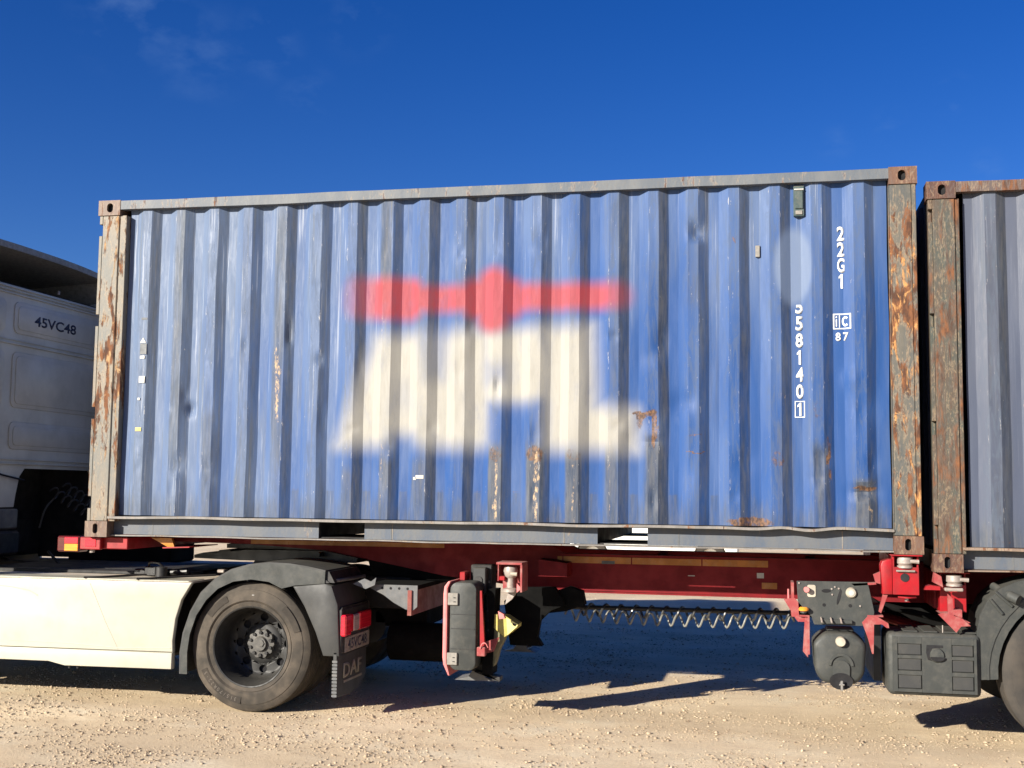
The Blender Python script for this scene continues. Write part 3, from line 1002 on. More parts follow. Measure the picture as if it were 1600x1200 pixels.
# markings and fittings on the blue container
def pf(x):
    return depth(x)-.004
def one_mark(x, z, h):
    P = [(x-.004, z-h/2), (x+.010, z-h/2), (x+.010, z+h/2), (x-.001, z+h/2), (x-.016, z+h/2-.018), (x-.016, z+h/2-.032), (x-.004, z+h/2-.024)]
    s = B()
    s.prism(P, pf(x)-.0015, pf(x))
    s.obj('stencil_letter', 'letter_white', blue)
zt = 3.409
for ch in '22G1':
    if ch == '1':
        one_mark(5.565, zt, .100)
        continue
    text_obj(ch, 'stencil_letter', 'letter_white', blue, (5.565, .0668, zt), .100, .050 if ch != '1' else .024, bold=.03)
    zt -= .1095
zt = 2.795
for ch in '58140':
    if ch == '1':
        one_mark(5.283, zt, .098)
        zt -= .1165
        continue
    text_obj(ch, 'stencil_letter', 'letter_white', blue, (5.285 if ch != '1' else 5.283, .0668, zt), .098, .050 if ch != '1' else .024, bold=.03)
    zt -= .1165
text_obj('5', 'stencil_letter', 'letter_white', blue, (5.285, .0668, 2.912), .098, .050, bold=.03, keep_below=.012)
one_mark(5.283, 2.208, .090)
def frame_mark(x0, x1, z0, z1, t, prof):
    s = B()
    def quad(a0, a1, c0, c1):
        n = max(1, int((a1-a0)/.008))
        for i in range(n):
            p, q = a0+(a1-a0)*i/n, a0+(a1-a0)*(i+1)/n
            s.poly([(p, prof(p), c0), (q, prof(q), c0), (q, prof(q), c1), (p, prof(p), c1)])
    quad(x0, x1, z0, z0+t)
    quad(x0, x1, z1-t, z1)
    quad(x0, x0+t, z0+t, z1-t)
    quad(x1-t, x1, z0+t, z1-t)
    return s
frame_mark(5.250, 5.316, 2.152, 2.264, .005, pf).obj('stencil_frame', 'letter_white', blue)
ic = frame_mark(5.508, 5.624, 2.752, 2.858, .008, pf)
ic.obj('stencil_frame', 'letter_white', blue)
text_obj('i', 'stencil_letter', 'letter_white', blue, (5.530, 0, 2.805), .070, .009, profile=pf)
B().box(5.5475, 5.5535, .0665, .0675, 2.763, 2.847).obj('stencil_bar', 'letter_white', blue)
s = B()
for k in range(14):
    a0, a1 = math.radians(45+270*k/14), math.radians(45+270*(k+1)/14)
    cx, cz = 5.588, 2.805
    q = [(cx+.022*math.cos(a0), cz+.034*math.sin(a0)), (cx+.022*math.cos(a1), cz+.034*math.sin(a1)),
         (cx+.011*math.cos(a1), cz+.021*math.sin(a1)), (cx+.011*math.cos(a0), cz+.021*math.sin(a0))]
    s.poly([(u, pf(u), v) for u, v in q])
s.obj('stencil_letter', 'letter_white', blue)
text_obj('8', 'stencil_letter', 'letter_white', blue, (5.541, .0668, 2.700), .058, .034, profile=pf, bold=.025)
text_obj('7', 'stencil_letter', 'letter_white', blue, (5.590, .0668, 2.700), .058, .034, profile=pf, bold=.025)
# air vent
s = B()
s.prism([(3.545, .050), (3.545, .018), (3.590, .0), (3.725, .0), (3.742, .018), (3.742, .050)], 0, 0) if False else None
s.box(5.253, 5.325, .032, .069, 3.535, 3.745, .004)
v = s.obj('air_vent', 'vent', blue)
B().box(5.262, 5.316, .022, .0315, 3.585, 3.712, .003).obj('vent_cover', 'vent', v)
B().box(5.258, 5.320, .024, .0315, 3.716, 3.724).obj('vent_bar', 'white_label', v)
B().box(5.266, 5.312, .024, .0315, 3.545, 3.572, .002).obj('vent_plate', 'hinge', v)
B().box(4.994, 5.024, .050, .0695, 3.262, 3.342, .002).obj('tag_plate', 'hinge', blue)
# stickers at the left end
def tag_plate(name, mat, x0, x1, z0, z1, y=.0265):
    return B().box(x0, x1, y, y+.0015, z0, z1).obj(name, mat, blue)
s = B().prism([(.378, 2.728), (.428, 2.728), (.403, 2.768)], .0262, .0275)
s.obj('triangle_sticker', 'white_label', blue)
tag_plate('dark_sticker', 'dark_label', .381, .434, 2.640, 2.722)
tag_plate('white_sticker', 'white_label', .382, .420, 2.606, 2.628)
tag_plate('white_sticker', 'white_label', .380, .428, 2.420, 2.472)
tag_plate('white_sticker', 'white_label', .376, .394, 2.288, 2.306)
tag_plate('yellow_sticker', 'yellow_label', .366, .414, 2.052, 2.080)
tag_plate('white_sticker', 'plate', .384, .432, 2.905, 2.922)
tag_plate('white_sticker', 'white_label', 2.590, 2.650, 1.712, 1.738)
tag_plate('white_sticker', 'white_label', 2.572, 2.594, 1.704, 1.724)

# ------------------------------------------------------------------ wheels
def wheel(parent, x, y, z, R, tyre='rubber', face=-1, deep=True, letters=False, seed=0):
    """a tyre on a deep steel disc; y is the outer sidewall, face the way it looks"""
    f = face
    Wd = .285
    org = (x, y, z)
    prof = []
    rr = .292
    for r, a in ((rr-.004, .020), (rr+.004, .006), (rr+.030, .0), (rr+.034, .004), (R*.72, -.010), (R*.84, -.008), (R*.88, -.004), (R*.885, .000), (R*.945, .008),
                 (R*.985, .022), (R, .040)):
        prof.append((r, y - f*a))
    # tread with four grooves
    t0, t1 = .040, Wd-.040
    n = 5
    for k in range(n):
        a0 = t0+(t1-t0)*k/n
        a1 = t0+(t1-t0)*(k+1)/n
        prof.append((R, y-f*(a0+.006)))
        prof.append((R, y-f*(a1-.006)))
        if k < n-1:
            prof.append((R-.014, y-f*(a1-.003)))
            prof.append((R-.014, y-f*(a1+.003)))
    for r, a in ((R*.985, Wd-.022), (R*.945, Wd-.008), (R*.80, Wd+.006), (rr+.03, Wd), (rr-.004, Wd-.02)):
        prof.append((r, y-f*a))
    w = B().lathe([(r, a-y) for r, a in prof], (x, y, z), 'y', 96).obj('wheel', tyre, parent, True, origin=org, sharp=28)
    # rim: lip, barrel, disc with hand holes
    d = .245 if deep else .03
    s = B()
    s.lathe([(rr+.006, -f*.008), (rr+.001, -f*.002), (rr-.008, -f*.006), (rr-.012, -f*.022), (rr-.022, -f*.04), (rr-.030, -f*(d*.75)), (rr-.050, -f*(d-.01)), (rr-.066, -f*d)], (x, y, z), 'y', 64)
    # disc: rings around the holes
    n = 80
    r_in, r_out = .150, rr-.066
    holes = 8
    hr = .028
    rc = (r_in+r_out)/2+.004
    for h in range(holes):
        a0 = 2*PI*h/holes
        ang = PI/holes
        K = 24
        outer = []
        inner = []
        for k in range(K):
            t = 2*PI*k/K
            # sector boundary point in this direction (in angle / radius space)
            ct, st = math.cos(t), math.sin(t)
            m = min(1/abs(ct) if abs(ct) > 1e-6 else 1e9, 1/abs(st) if abs(st) > 1e-6 else 1e9)
            da, dr = ct*m*ang, st*m
            r = (r_in+r_out)/2 + dr*(r_out-r_in)/2
            outer.append(s.bm.verts.new((x+r*math.cos(a0+da), y-f*d, z+r*math.sin(a0+da))))
            rx, rt = hr*st, hr*1.12*ct
            inner.append(s.bm.verts.new((x+(rc+rx)*math.cos(a0)-rt*math.sin(a0), y-f*(d+.006), z+(rc+rx)*math.sin(a0)+rt*math.cos(a0))))
        for k in range(K):
            s.bm.faces.new((outer[k], outer[(k+1) % K], inner[(k+1) % K], inner[k]))
    s.lathe([(r_in, -f*d), (.135, -f*(d-.012)), (.100, -f*(d-.014))], (x, y, z), 'y', 48)
    bmesh.ops.remove_doubles(s.bm, verts=s.bm.verts[:], dist=.0004)
    rim = s.obj('rim', 'rim', w, True, origin=org, sharp=40)
    B().lathe([(rr-.07, -f*(d+.03)), (.02, -f*(d+.03))], (x, y, z), 'y', 40).obj('brake_drum', 'dark', w, origin=org)
    # hub: flanged ring with ten studs
    s = B()
    hd = d-.05
    N = 80
    top, bot = [], []
    for k in range(N):
        t = 2*PI*k/N
        r = .100 + .007*math.cos(10*t)
        top.append(s.bm.verts.new((x+r*math.cos(t), y-f*hd, z+r*math.sin(t))))
        bot.append(s.bm.verts.new((x+(r+.004)*math.cos(t), y-f*(hd+.035), z+(r+.004)*math.sin(t))))
    mid = [s.bm.verts.new((x+.058*math.cos(2*PI*k/N), y-f*(hd-.004), z+.058*math.sin(2*PI*k/N))) for k in range(N)]
    cap = [s.bm.verts.new((x+.050*math.cos(2*PI*k/N), y-f*(hd-.026), z+.050*math.sin(2*PI*k/N))) for k in range(N)]
    for k in range(N):
        j = (k+1) % N
        for a, b in ((bot, top), (top, mid), (mid, cap)):
            s.bm.faces.new((a[k], a[j], b[j], b[k]))
    s.bm.faces.new(cap)
    hub = s.obj('hub', 'hub', w, origin=org)
    for k in range(10):
        t = 2*PI*(k+.5)/10
        u, v = x+.083*math.cos(t), z+.083*math.sin(t)
        n_ = B().cyl((u, y-f*(hd+.004), v), (u, y-f*(hd-.016), v), .0125, 6)
        n_.obj('wheel_nut', 'black_metal', w)
    B().cyl((x+.012, y-f*(hd-.020), z+.006), (x+.012, y-f*(hd-.034), z+.006), .026, 6).obj('hub_cap', 'hub', w)
    if letters:
        # dark label bands with raised size lettering on the sidewall
        for (a0, a1) in ((206, 262), (118, 146), (18, 48)):
            s = B()
            K = 20
            for k in range(K):
                p, q = math.radians(a0+(a1-a0)*k/K), math.radians(a0+(a1-a0)*(k+1)/K)
                r0_, r1_ = R*.775, R*.875
                s.poly([(x+r_*math.cos(t), y+f*.0125, z+r_*math.sin(t)) for r_, t in ((r0_, p), (r1_, p), (r1_, q), (r0_, q))])
            s.obj('sidewall_band', 'rubber_label', w, origin=org)
        txt = '315/70R22.5'
        for i, chh in enumerate(txt):
            t = math.radians(256 - i*4.5)
            text_obj(chh, 'sidewall_letter', 'rubber_light', w, (x+R*.825*math.cos(t), y+f*.0132, z+R*.825*math.sin(t)), .026 if chh != '.' else .006, extrude=.002, tilt=t-PI/2)
        text_obj('I', 'sidewall_mark', 'white_label', w, (x+.02, y+f*.0135, z+R*.80), .004, .018, extrude=.001)
    return w

def copy_wheel(w, parent, x, y, z, flip=False):
    c = w.copy()
    COL.objects.link(c)
    c.parent = parent
    c.location = Vector((x, y, z)) - Vector(parent['_o'])
    if flip:
        c.rotation_euler = (0, 0, PI)
    for ch in w.children:
        d = ch.copy()
        COL.objects.link(d)
        d.parent = c
    return c

# ------------------------------------------------------------------ tractor unit
tr = thing('truck_tractor', 'white truck tractor with black rear mudguard coupled under the blue container', 'truck', (1.34, 1.25, 0))
WX, WZ, WR = 1.342, .470, .472
w0 = wheel(tr, WX, .055, WZ, WR, letters=True)
copy_wheel(w0, tr, WX, .055+.33, WZ)
copy_wheel(w0, tr, WX, 2.445, WZ, True)
copy_wheel(w0, tr, WX, 2.445-.33, WZ, True)
copy_wheel(w0, tr, -2.46, .10, WZ)
copy_wheel(w0, tr, -2.46, 2.40, WZ, True)
B().cyl((WX, .45, WZ), (WX, 2.05, WZ), .075, 16).obj('rear_axle', 'black_metal', tr, True)
B().lathe([(0, -.22), (.16, -.18), (.21, 0), (.16, .18), (0, .22)], (WX, 1.25, WZ), 'y', 24).obj('axle_housing', 'black_metal', tr, True)
B().cyl((-2.46, .45, WZ), (-2.46, 2.05, WZ), .06, 12).obj('front_axle', 'black_metal', tr, True)

# side skirts
def skirt(y0, y1, lip):
    s = B()
    P = [(-2.0, .40), (.756, .415), (.752, .50), (.770, .66), (.812, .80), (.892, .928), (-2.0, .918)]
    s.prism(P, y0, y1, bev=.012)
    o = s.obj('side_skirt', 'white_paint', tr, True)
    yy0, yy1 = (y0-.010, y1) if lip < 0 else (y0, y1+.010)
    B().prism([(-2.0, .305), (-.26, .312), (-.20, .300), (-.12, .284), (.754, .292), (.756, .412), (-2.0, .397)], yy0, yy1, bev=.010).obj('skirt_lip', 'white_paint', o, True)
    return o
sk = skirt(.0, .05, -1)
skirt(2.45, 2.50, 1)
B().tube([(-.85, .002, .870), (-.62, .0, .862), (-.45, .0, .835), (-.38, .001, .80)], .005, 6).obj('skirt_crease', 'white_paint', sk, True)
B().tube([(.06, .0, .90), (.12, .0, .78), (.20, .0, .62), (.285, .0, .47), (.31, .0, .425)], .0025, 6).obj('skirt_crease', 'white_paint', sk, True)
B().tube([(-.6, .0, .455), (-.1, .0, .452), (.35, .0, .43), (.74, .0, .445)], .003, 6).obj('skirt_crease', 'white_paint', sk, True)
for xx in (-.72,):
    B().box(xx-.03, xx+.012, -.012, .0, .60, .625, .002).obj('side_marker', 'lens_red', sk)
B().box(-1.9, .60, .055, .60, .33, .86, .03).obj('fuel_tank', 'black_metal', tr)
B().box(-1.9, .60, 1.90, 2.445, .33, .86, .03).obj('fuel_tank', 'black_metal', tr)
for xx in (-.10, -.03):
    B().cyl((xx, .03, .262), (xx, .03, .29), .010, 8).obj('skirt_bolt', 'black_metal', tr)

# deck plates behind the cab
B().box(-1.30, .86, .052, .80, .915, .930).obj('deck_plate', 'deck', tr)
B().box(-1.30, .86, 1.70, 2.448, .915, .930).obj('deck_plate', 'deck', tr)
B().box(-1.30, .55, .802, 1.698, .950, .958).obj('deck_plate', 'black_metal', tr)  # far deck blackened, its shade put into the material
B().box(-1.30, .60, .56, .801, .9305, .956, .004).obj('deck_plate', 'black_metal', tr)  # black strip standing in for shade over the pale plate
B().box(-1.30, .84, .051, .30, .9305, .9345).obj('deck_trim', 'white_paint', tr)
def curve_pts(P, n=24):
    P = [Vector(p) for p in P]
    Q = [P[0]*2-P[1]] + P + [P[-1]*2-P[-2]]
    out = []
    for i in range(1, len(Q)-2):
        for k in range(n):
            t = k/n
            p0, p1, p2, p3 = Q[i-1], Q[i], Q[i+1], Q[i+2]
            out.append(.5*((2*p1)+(-p0+p2)*t+(2*p0-5*p1+4*p2-p3)*t*t+(-p0+3*p1-3*p2+p3)*t*t*t))
    out.append(P[-1])
    return out
for P in ([(-.02, .04, .941), (.10, .12, .943), (.25, .35, .945), (.52, .62, .95)],
          [(.42, .04, .941), (.50, .11, .943), (.62, .28, .945), (.84, .5, .95)]):
    B().tube(curve_pts(P, 8), .008, 8).obj('deck_hose', 'plastic_dark', tr, True)
# connector block and couplings lying on the deck
s = B()
s.box(.16, .44, .45, .58, .935, .985, .012)
s.cyl((.46, .50, .96), (.60, .50, .97), .022, 10)
s.box(.28, .38, .40, .44, .935, 1.01, .008)
s.obj('air_coupling', 'grease', tr)
B().cyl((.45, .36, .932), (.45, .36, 1.01), .045, 14).obj('hose_connector', 'plastic_dark', tr, True)
B().tube(curve_pts([(.30, .44, 1.0), (.34, .38, 1.04), (.42, .36, 1.04), (.47, .37, 1.0)], 6), .009, 6).obj('air_line', 'grease', tr, True)
B().box(.80, .86, .60, .68, .96, .985, .006).obj('frame_clip', 'zinc', tr)
B().box(-1.34, -.30, 1.9, 2.40, .932, 1.17, .02).obj('battery_box', 'matte_black', tr)  # dark block added to hide the bright ground beyond the deck

# frame rails and cross members
for y0 in (.86, 1.58):
    B().box(-3.2, 2.32, y0, y0+.07, .70, .945, .008).obj('frame_rail', 'black_metal', tr)
for xx in (-1.0, .2, 2.25):
    B().box(xx, xx+.10, .93, 1.58, .74, .92).obj('cross_member', 'black_metal', tr)
# end brackets: grey notched plate with a row of holes
def bracket(y):
    s = B()
    P = [(2.20, .930), (2.62, .930), (2.62, .775), (2.585, .745), (2.53, .755), (2.44, .80), (2.36, .855)]
    s.prism([(a-.08, b) for a, b in P], y, y+.010)
    o = s.obj('end_bracket', 'grey_metal', tr)
    for k in range(4):
        B().cyl((2.27+k*.065, y-.001, .905), (2.27+k*.065, y+.004, .905), .010, 10).obj('bracket_hole', 'dark', o)
    return o
bracket(.30)
B().box(2.14, 2.54, .312, 2.2, .90, .93).obj('rear_cross_beam', 'matte_black', tr)
B().box(1.98, 2.42, .95, 1.55, .55, .899, .03).obj('suspension_block', 'matte_black', tr)  # black mass added to darken the gap behind the wheel
B().prism([(2.06, .935), (2.15, .975), (2.20, .955), (2.24, .985), (2.23, .93), (2.16, .90)], .24, .25).obj('lamp_bracket', 'grey_metal', tr)
# air tanks and springs, only their dark bulk shows
B().cyl((1.95, .95, .55), (1.95, 1.55, .55), .14, 18).obj('air_tank', 'grease', tr, True)
B().cyl((2.15, .95, .44), (2.60, .95, .44), .15, 20).obj('air_tank', 'matte_black', tr, True)
for yq in (.75, 1.75):
    B().lathe([(0, .55), (.13, .56), (.15, .62), (.11, .68), (.15, .74), (.13, .80), (0, .81)], (1.80, yq, 0), 'z', 20).obj('air_spring', 'grease', tr, True)

# rear mudguards
def mudguard(y0, y1, sgn):
    """y0 the outer edge. arched cover, then a boxed rear holding the tail lamp and flap"""
    a, b = min(y0, y1), max(y0, y1)
    outer = [(.815, .262), (.812, .42), (.832, .56), (.885, .72), (.965, .86), (1.075, .965), (1.20, 1.035), (1.34, 1.075), (1.50, 1.093), (1.66, 1.088), (1.80, 1.070), (1.935, 1.045)]
    inner = [(.878, .262), (.872, .42), (.888, .55), (.935, .69), (1.01, .805), (1.10, .89), (1.22, .945), (1.36, .965), (1.50, .950), (1.60, .905), (1.70, .93), (1.93, .95)]
    s = B()
    # thin shell roof across the width plus an outer side face
    t = .012
    shell_in = []
    for i, (px, pz) in enumerate(outer):
        q0 = Vector(outer[max(i-1, 0)])
        q1 = Vector(outer[min(i+1, len(outer)-1)])
        d = (q1-q0).normalized()
        shell_in.append((px+d.y*t, pz-d.x*t))
    for i in range(len(outer)-1):
        s.prism([outer[i], outer[i+1], shell_in[i+1], shell_in[i]], a, b)
    top = s.obj('mudguard', 'plastic', tr, True)
    s = B()
    for i in range(len(outer)-1):
        ys = (y0-sgn*.0, y0+sgn*.014)
        s.prism([shell_in[i], shell_in[i+1], inner[i+1], inner[i]], min(ys), max(ys))
    s.obj('mudguard_rim', 'plastic_grey', top, True)
    # rear box
    s = B()
    side = [(1.68, .925), (1.93, .952), (1.985, .935), (2.035, .80), (2.050, .55), (2.055, .432), (1.928, .432), (1.865, .60), (1.775, .78)]
    ys = (y0, y0+sgn*.66)
    s.prism(side, min(ys), max(ys), bev=.018)
    rb = s.obj('mudguard_rear', 'plastic', top, True)
    s = B()
    sl = [(1.86, 1.055), (1.955, 1.035), (2.0, .955), (1.93, .956), (1.75, .935), (1.74, 1.0)]
    s.prism(sl, a+.02, b-.02)
    s.obj('mudguard_saddle', 'plastic_dark', top)
    if sgn > 0:
        B().prism([(1.85, .998), (1.90, 1.0), (1.965, .955), (1.90, .95)], y0+.008, y0+.0195).obj('side_vent', 'plastic_dark', top)
        B().tube([(1.93, .03, .963), (2.0, .10, .968), (2.02, .35, .966), (2.02, .62, .966)], .013, 8).obj('top_edge_trim', 'grey_metal', top, True)
    # lamp housing recess
    x = 2.050
    yl0, yl1 = (y0+.02, y0+.64) if sgn > 0 else (y0-.64, y0-.02)
    s = B().box(x-.012, x+.012, yl0, yl1, .44, .78, .02)
    s.obj('lamp_housing', 'plastic_dark', rb)
    def seg(f0, f1, z0, z1, mat, name='tail_lamp', xx=.04):
        q0, q1 = (y0+f0, y0+f1) if sgn > 0 else (y0-f1, y0-f0)
        return B().box(x+.0125, x+xx, q0, q1, z0, z1, .010).obj(name, mat, rb, True)
    seg(-.012, .110, .578, .730, 'lens_red', xx=.055)
    seg(.112, .200, .590, .722, 'lens_red')
    seg(.202, .330, .592, .715, 'lens_clear')
    seg(.332, .600, .588, .722, 'lens_red')
    # number plate
    q0, q1 = (y0+.08, y0+.62) if sgn > 0 else (y0-.62, y0-.08)
    if sgn > 0:
        B().box(x+.0125, x+.019, q0, q1, .452, .562, .003).obj('number_plate', 'hinge', rb)
        text_obj('45VC48', 'plate_letters', 'letter_navy', rb, (x+.0195, (q0+q1)/2, .507), .075, .42, '+x', bold=.01)
    # flap
    fl = B().prism([(y0+sgn*.0, .145), (y0+sgn*.30, .128), (y0+sgn*.50, .150), (y0+sgn*.645, .225), (y0+sgn*.645, .46), (y0, .46)], x-.040, x-.012, 'x', bev=.004)
    fl = fl.obj('mud_flap', 'plastic', rb)
    # ribbed edge of the flap
    s = B()
    for k in range(11):
        z0 = .15+k*.024
        s.box(x-.045, x-.007, y0-(.005 if sgn > 0 else -.0), y0+(.002 if sgn > 0 else .005), z0, z0+.016)
    s.obj('flap_edge', 'grey_metal', fl)
    if sgn > 0:
        text_obj('DAF', 'moulded_letters', 'letter_grey', rb, (x-.0105, y0+.33, .318), .105, .40, '+x', extrude=.004, bold=.02)
        B().box(x-.012, x-.007, y0+.15, y0+.54, .228, .246).obj('moulded_bar', 'letter_grey', rb)
mudguard(.0, .66, 1)
mudguard(2.50, 1.84, -1)

# fifth wheel coupling
s = B()
s.prism([(.50, 1.085), (.58, 1.105), (.70, 1.105), (.72, 1.128), (.80, 1.128), (.82, 1.118), (.95, 1.135), (1.62, 1.140), (1.90, 1.09), (1.88, 1.05), (.90, 1.05), (.50, 1.06)], .80, 1.70)
s.obj('fifth_wheel', 'grease', tr)
s = B()
s.prism([(.95, .95), (1.50, .95), (1.42, 1.05), (1.02, 1.05)], .82, .92)
s.prism([(.95, .95), (1.50, .95), (1.42, 1.05), (1.02, 1.05)], 1.58, 1.68)
s.obj('coupling_stand', 'black_metal', tr)
B().cyl((1.60, .70, 1.115), (1.60, .80, 1.115), .02, 8).obj('release_handle', 'grease', tr)

# cab: body, rear wall and its pressed panels
XC = -1.40
s = B()
s.prism([(.0, 1.22), (.0, 3.30), (.06, 3.38), (2.44, 3.38), (2.50, 3.30), (2.50, 1.22), (2.42, 1.22), (2.42, 1.71), (2.35, 1.78), (1.265, 1.78), (1.195, 1.71), (1.150, 1.55), (1.13, 1.44), (.60, 1.44), (.55, 1.22)][::-1], XC-.05, XC, 'x')
cabw = s.obj('cab_rear_wall', 'cab_paint', tr)
for yq in (.0, 2.47):
    B().prism([(-3.70, .45), (-3.78, 1.2), (-3.74, 2.1), (-3.45, 3.05), (-3.30, 3.38), (XC-.052, 3.38), (XC-.052, 1.22), (-2.0, 1.18), (-2.0, .45)], yq, yq+.03).obj('cab_side', 'cab_paint', tr)
B().box(-3.30, XC-.052, .031, 2.469, 3.34, 3.38).obj('cab_roof', 'cab_paint', tr)
B().prism([(-3.70, .45), (-3.78, 1.2), (-3.74, 2.1), (-3.74+.04, 2.1), (-3.74, 1.2), (-3.66, .45)], .031, 2.469).obj('cab_front', 'cab_paint', tr)
B().prism([(-3.74, 2.1), (-3.45, 3.05), (-3.41, 3.05), (-3.70, 2.1)], .031, 2.469).obj('windscreen', 'car_glass', tr)
for yq in (-.004, 2.498):
    B().prism([(-3.45, 2.05), (-3.28, 2.75), (-2.45, 2.75), (-2.45, 1.95)], yq, yq+.006).obj('side_window', 'car_glass', tr)
B().box(-3.2, -1.9, .35, 2.15, 1.0, 1.30).obj('engine_cover', 'dark', tr)
# engine tunnel seen through the opening at the foot of the rear wall
B().box(XC-.60, XC-.58, .05, 2.45, .96, 1.9).obj('firewall', 'dark', tr)
B().box(XC-.575, XC-.06, 2.40, 2.44, .935, 1.9).obj('firewall', 'dark', tr)
def emboss(y0, y1, z0, z1):
    B().prism(rounded(y0, y1, z0, z1, .06), XC+.0005, XC+.010, 'x', bev=.004).obj('wall_panel', 'cab_paint', cabw, True)
    B().prism(rounded(y0+.045, y1-.045, z0+.035, z1-.035, .045), XC+.0102, XC+.017, 'x', bev=.003).obj('wall_panel', 'cab_paint', cabw, True)
for (y0, y1) in ((.09, .885), (1.005, 2.40)):
    emboss(y0, y1, 2.965, 3.245)
    emboss(y0, y1, 2.310, 2.800)
    emboss(y0, y1, 1.945, 2.185)
for z0, z1, d in ((2.862, 2.876, .020), (2.896, 2.906, .012), (1.850, 1.862, .020), (1.812, 1.824, .024), (3.300, 3.312, .02), (3.328, 3.338, .02), (3.355, 3.366, .02)):
    B().box(XC+.0005, XC+d, .04, 2.46, z0, z1, .003).obj('wall_rib', 'cab_paint', cabw)
text_obj('45VC48', 'roof_number', 'letter_navy', cabw, (XC+.0175, 1.615, 3.108), .092, .66, '+x', bold=.02)
B().tube([(XC+.03, .55, 1.80), (XC+.03, .9, 1.72), (XC+.03, 1.22, 1.675)], .009, 6).obj('wall_cable', 'grease', tr, True)
# hollow roof deflector
n = 18
rim_o, rim_i = [], []
for k in range(n+1):
    y = -.0 + 2.5*k/n
    u = (y-1.25)/1.25
    zt_ = 3.735 - .05*abs(u)**3 - (.25*max(0, abs(u)-.93)/.07)
    rim_o.append((y, zt_))
s = B()
vs = []
for (y, zz_) in rim_o:
    vs.append([s.bm.verts.new(p) for p in ((XC+.06, y, zz_-.055), (XC+.06, y, zz_), (-2.3, y*.96+.05, zz_-.06), (-3.2, y*.86+.175, 3.42), (-2.3, y*.95+.06, zz_-.12))])
for a, b in zip(vs, vs[1:]):
    for i in range(5):
        j = (i+1) % 5
        s.bm.faces.new((a[i], a[j], b[j], b[i]))
s.obj('roof_deflector', 'hinge', tr, True, sharp=20)
B().box(-2.4, XC+.03, .02, .05, 3.385, 3.62).obj('deflector_side', 'cab_paint', tr)
B().box(-2.4, XC+.03, 2.45, 2.48, 3.385, 3.62).obj('deflector_side', 'cab_paint', tr)
B().box(-2.45, -2.42, .04, 2.46, 3.385, 3.60).obj('deflector_lining', 'dark', tr)
B().box(-2.41, XC, .052, 2.448, 3.383, 3.389).obj('deflector_tray', 'dark', tr)
B().cyl((XC+.04, 1.60, 3.398), (XC+.04, 1.60, 3.43), .012, 8).obj('roof_bolt', 'zinc', tr)
for yq in (.0, 2.475):
    B().prism([(XC+.002, 1.0), (XC+.44, 1.0), (XC+.48, 1.2), (XC+.46, 3.1), (XC+.36, 3.55), (XC+.062, 3.60), (XC+.002, 3.37)], yq, yq+.025, bev=.004).obj('side_deflector', 'white_paint', tr)  # unseen fairings, added to shade the cab wall and hoses
# bits at the foot of the cab wall
B().box(XC+.001, XC+.05, .86, 1.13, 1.255, 1.425, .01).obj('step_bracket', 'grey_metal', tr)
B().box(XC+.001, XC+.06, .80, 1.16, 1.03, 1.235, .02).obj('wall_foot', 'black_metal', tr)
# spiral air lines between cab and trailer
def helix(x0, y0, z0, x1, y1, z1, r, turns, n=14, axis_sag=0.):
    A, Bv = Vector((x0, y0, z0)), Vector((x1, y1, z1))
    d = (Bv-A).normalized()
    u = d.cross(Vector((0, 0, 1))).normalized()
    w = u.cross(d)
    pts = []
    N = int(turns*n)
    for i in range(N+1):
        t = i/N
        a = 2*PI*turns*t
        p = A.lerp(Bv, t) + (u*math.cos(a)+w*math.sin(a))*r
        p.z -= axis_sag*4*t*(1-t)
        pts.append(p)
    return pts
B().tube(helix(XC+.10, 1.75, 1.62, -.45, 1.75, 1.18, .045, 13), .008, 6).obj('spiral_hose', 'plastic_dark', tr, True)
B().tube(helix(XC+.10, 1.55, 1.58, -.45, 1.6, 1.12, .045, 13), .008, 6).obj('spiral_hose', 'plastic_dark', tr, True)
B().tube(curve_pts([(XC+.05, 1.45, 1.25), (XC+.09, 1.47, 1.42), (XC+.12, 1.56, 1.52)], 8), .008, 6).obj('air_line', 'plastic', tr, True)
B().tube([(XC+.3, 1.22, 1.06), (XC+.45, 1.18, .94)], .012, 6).obj('grab_rod', 'grease', tr, True)

# ------------------------------------------------------------------ trailer chassis
tl = thing('semi_trailer', 'red skeletal container trailer with black toolbox and water tank under the containers', 'trailer', (6.0, 1.22, 0))
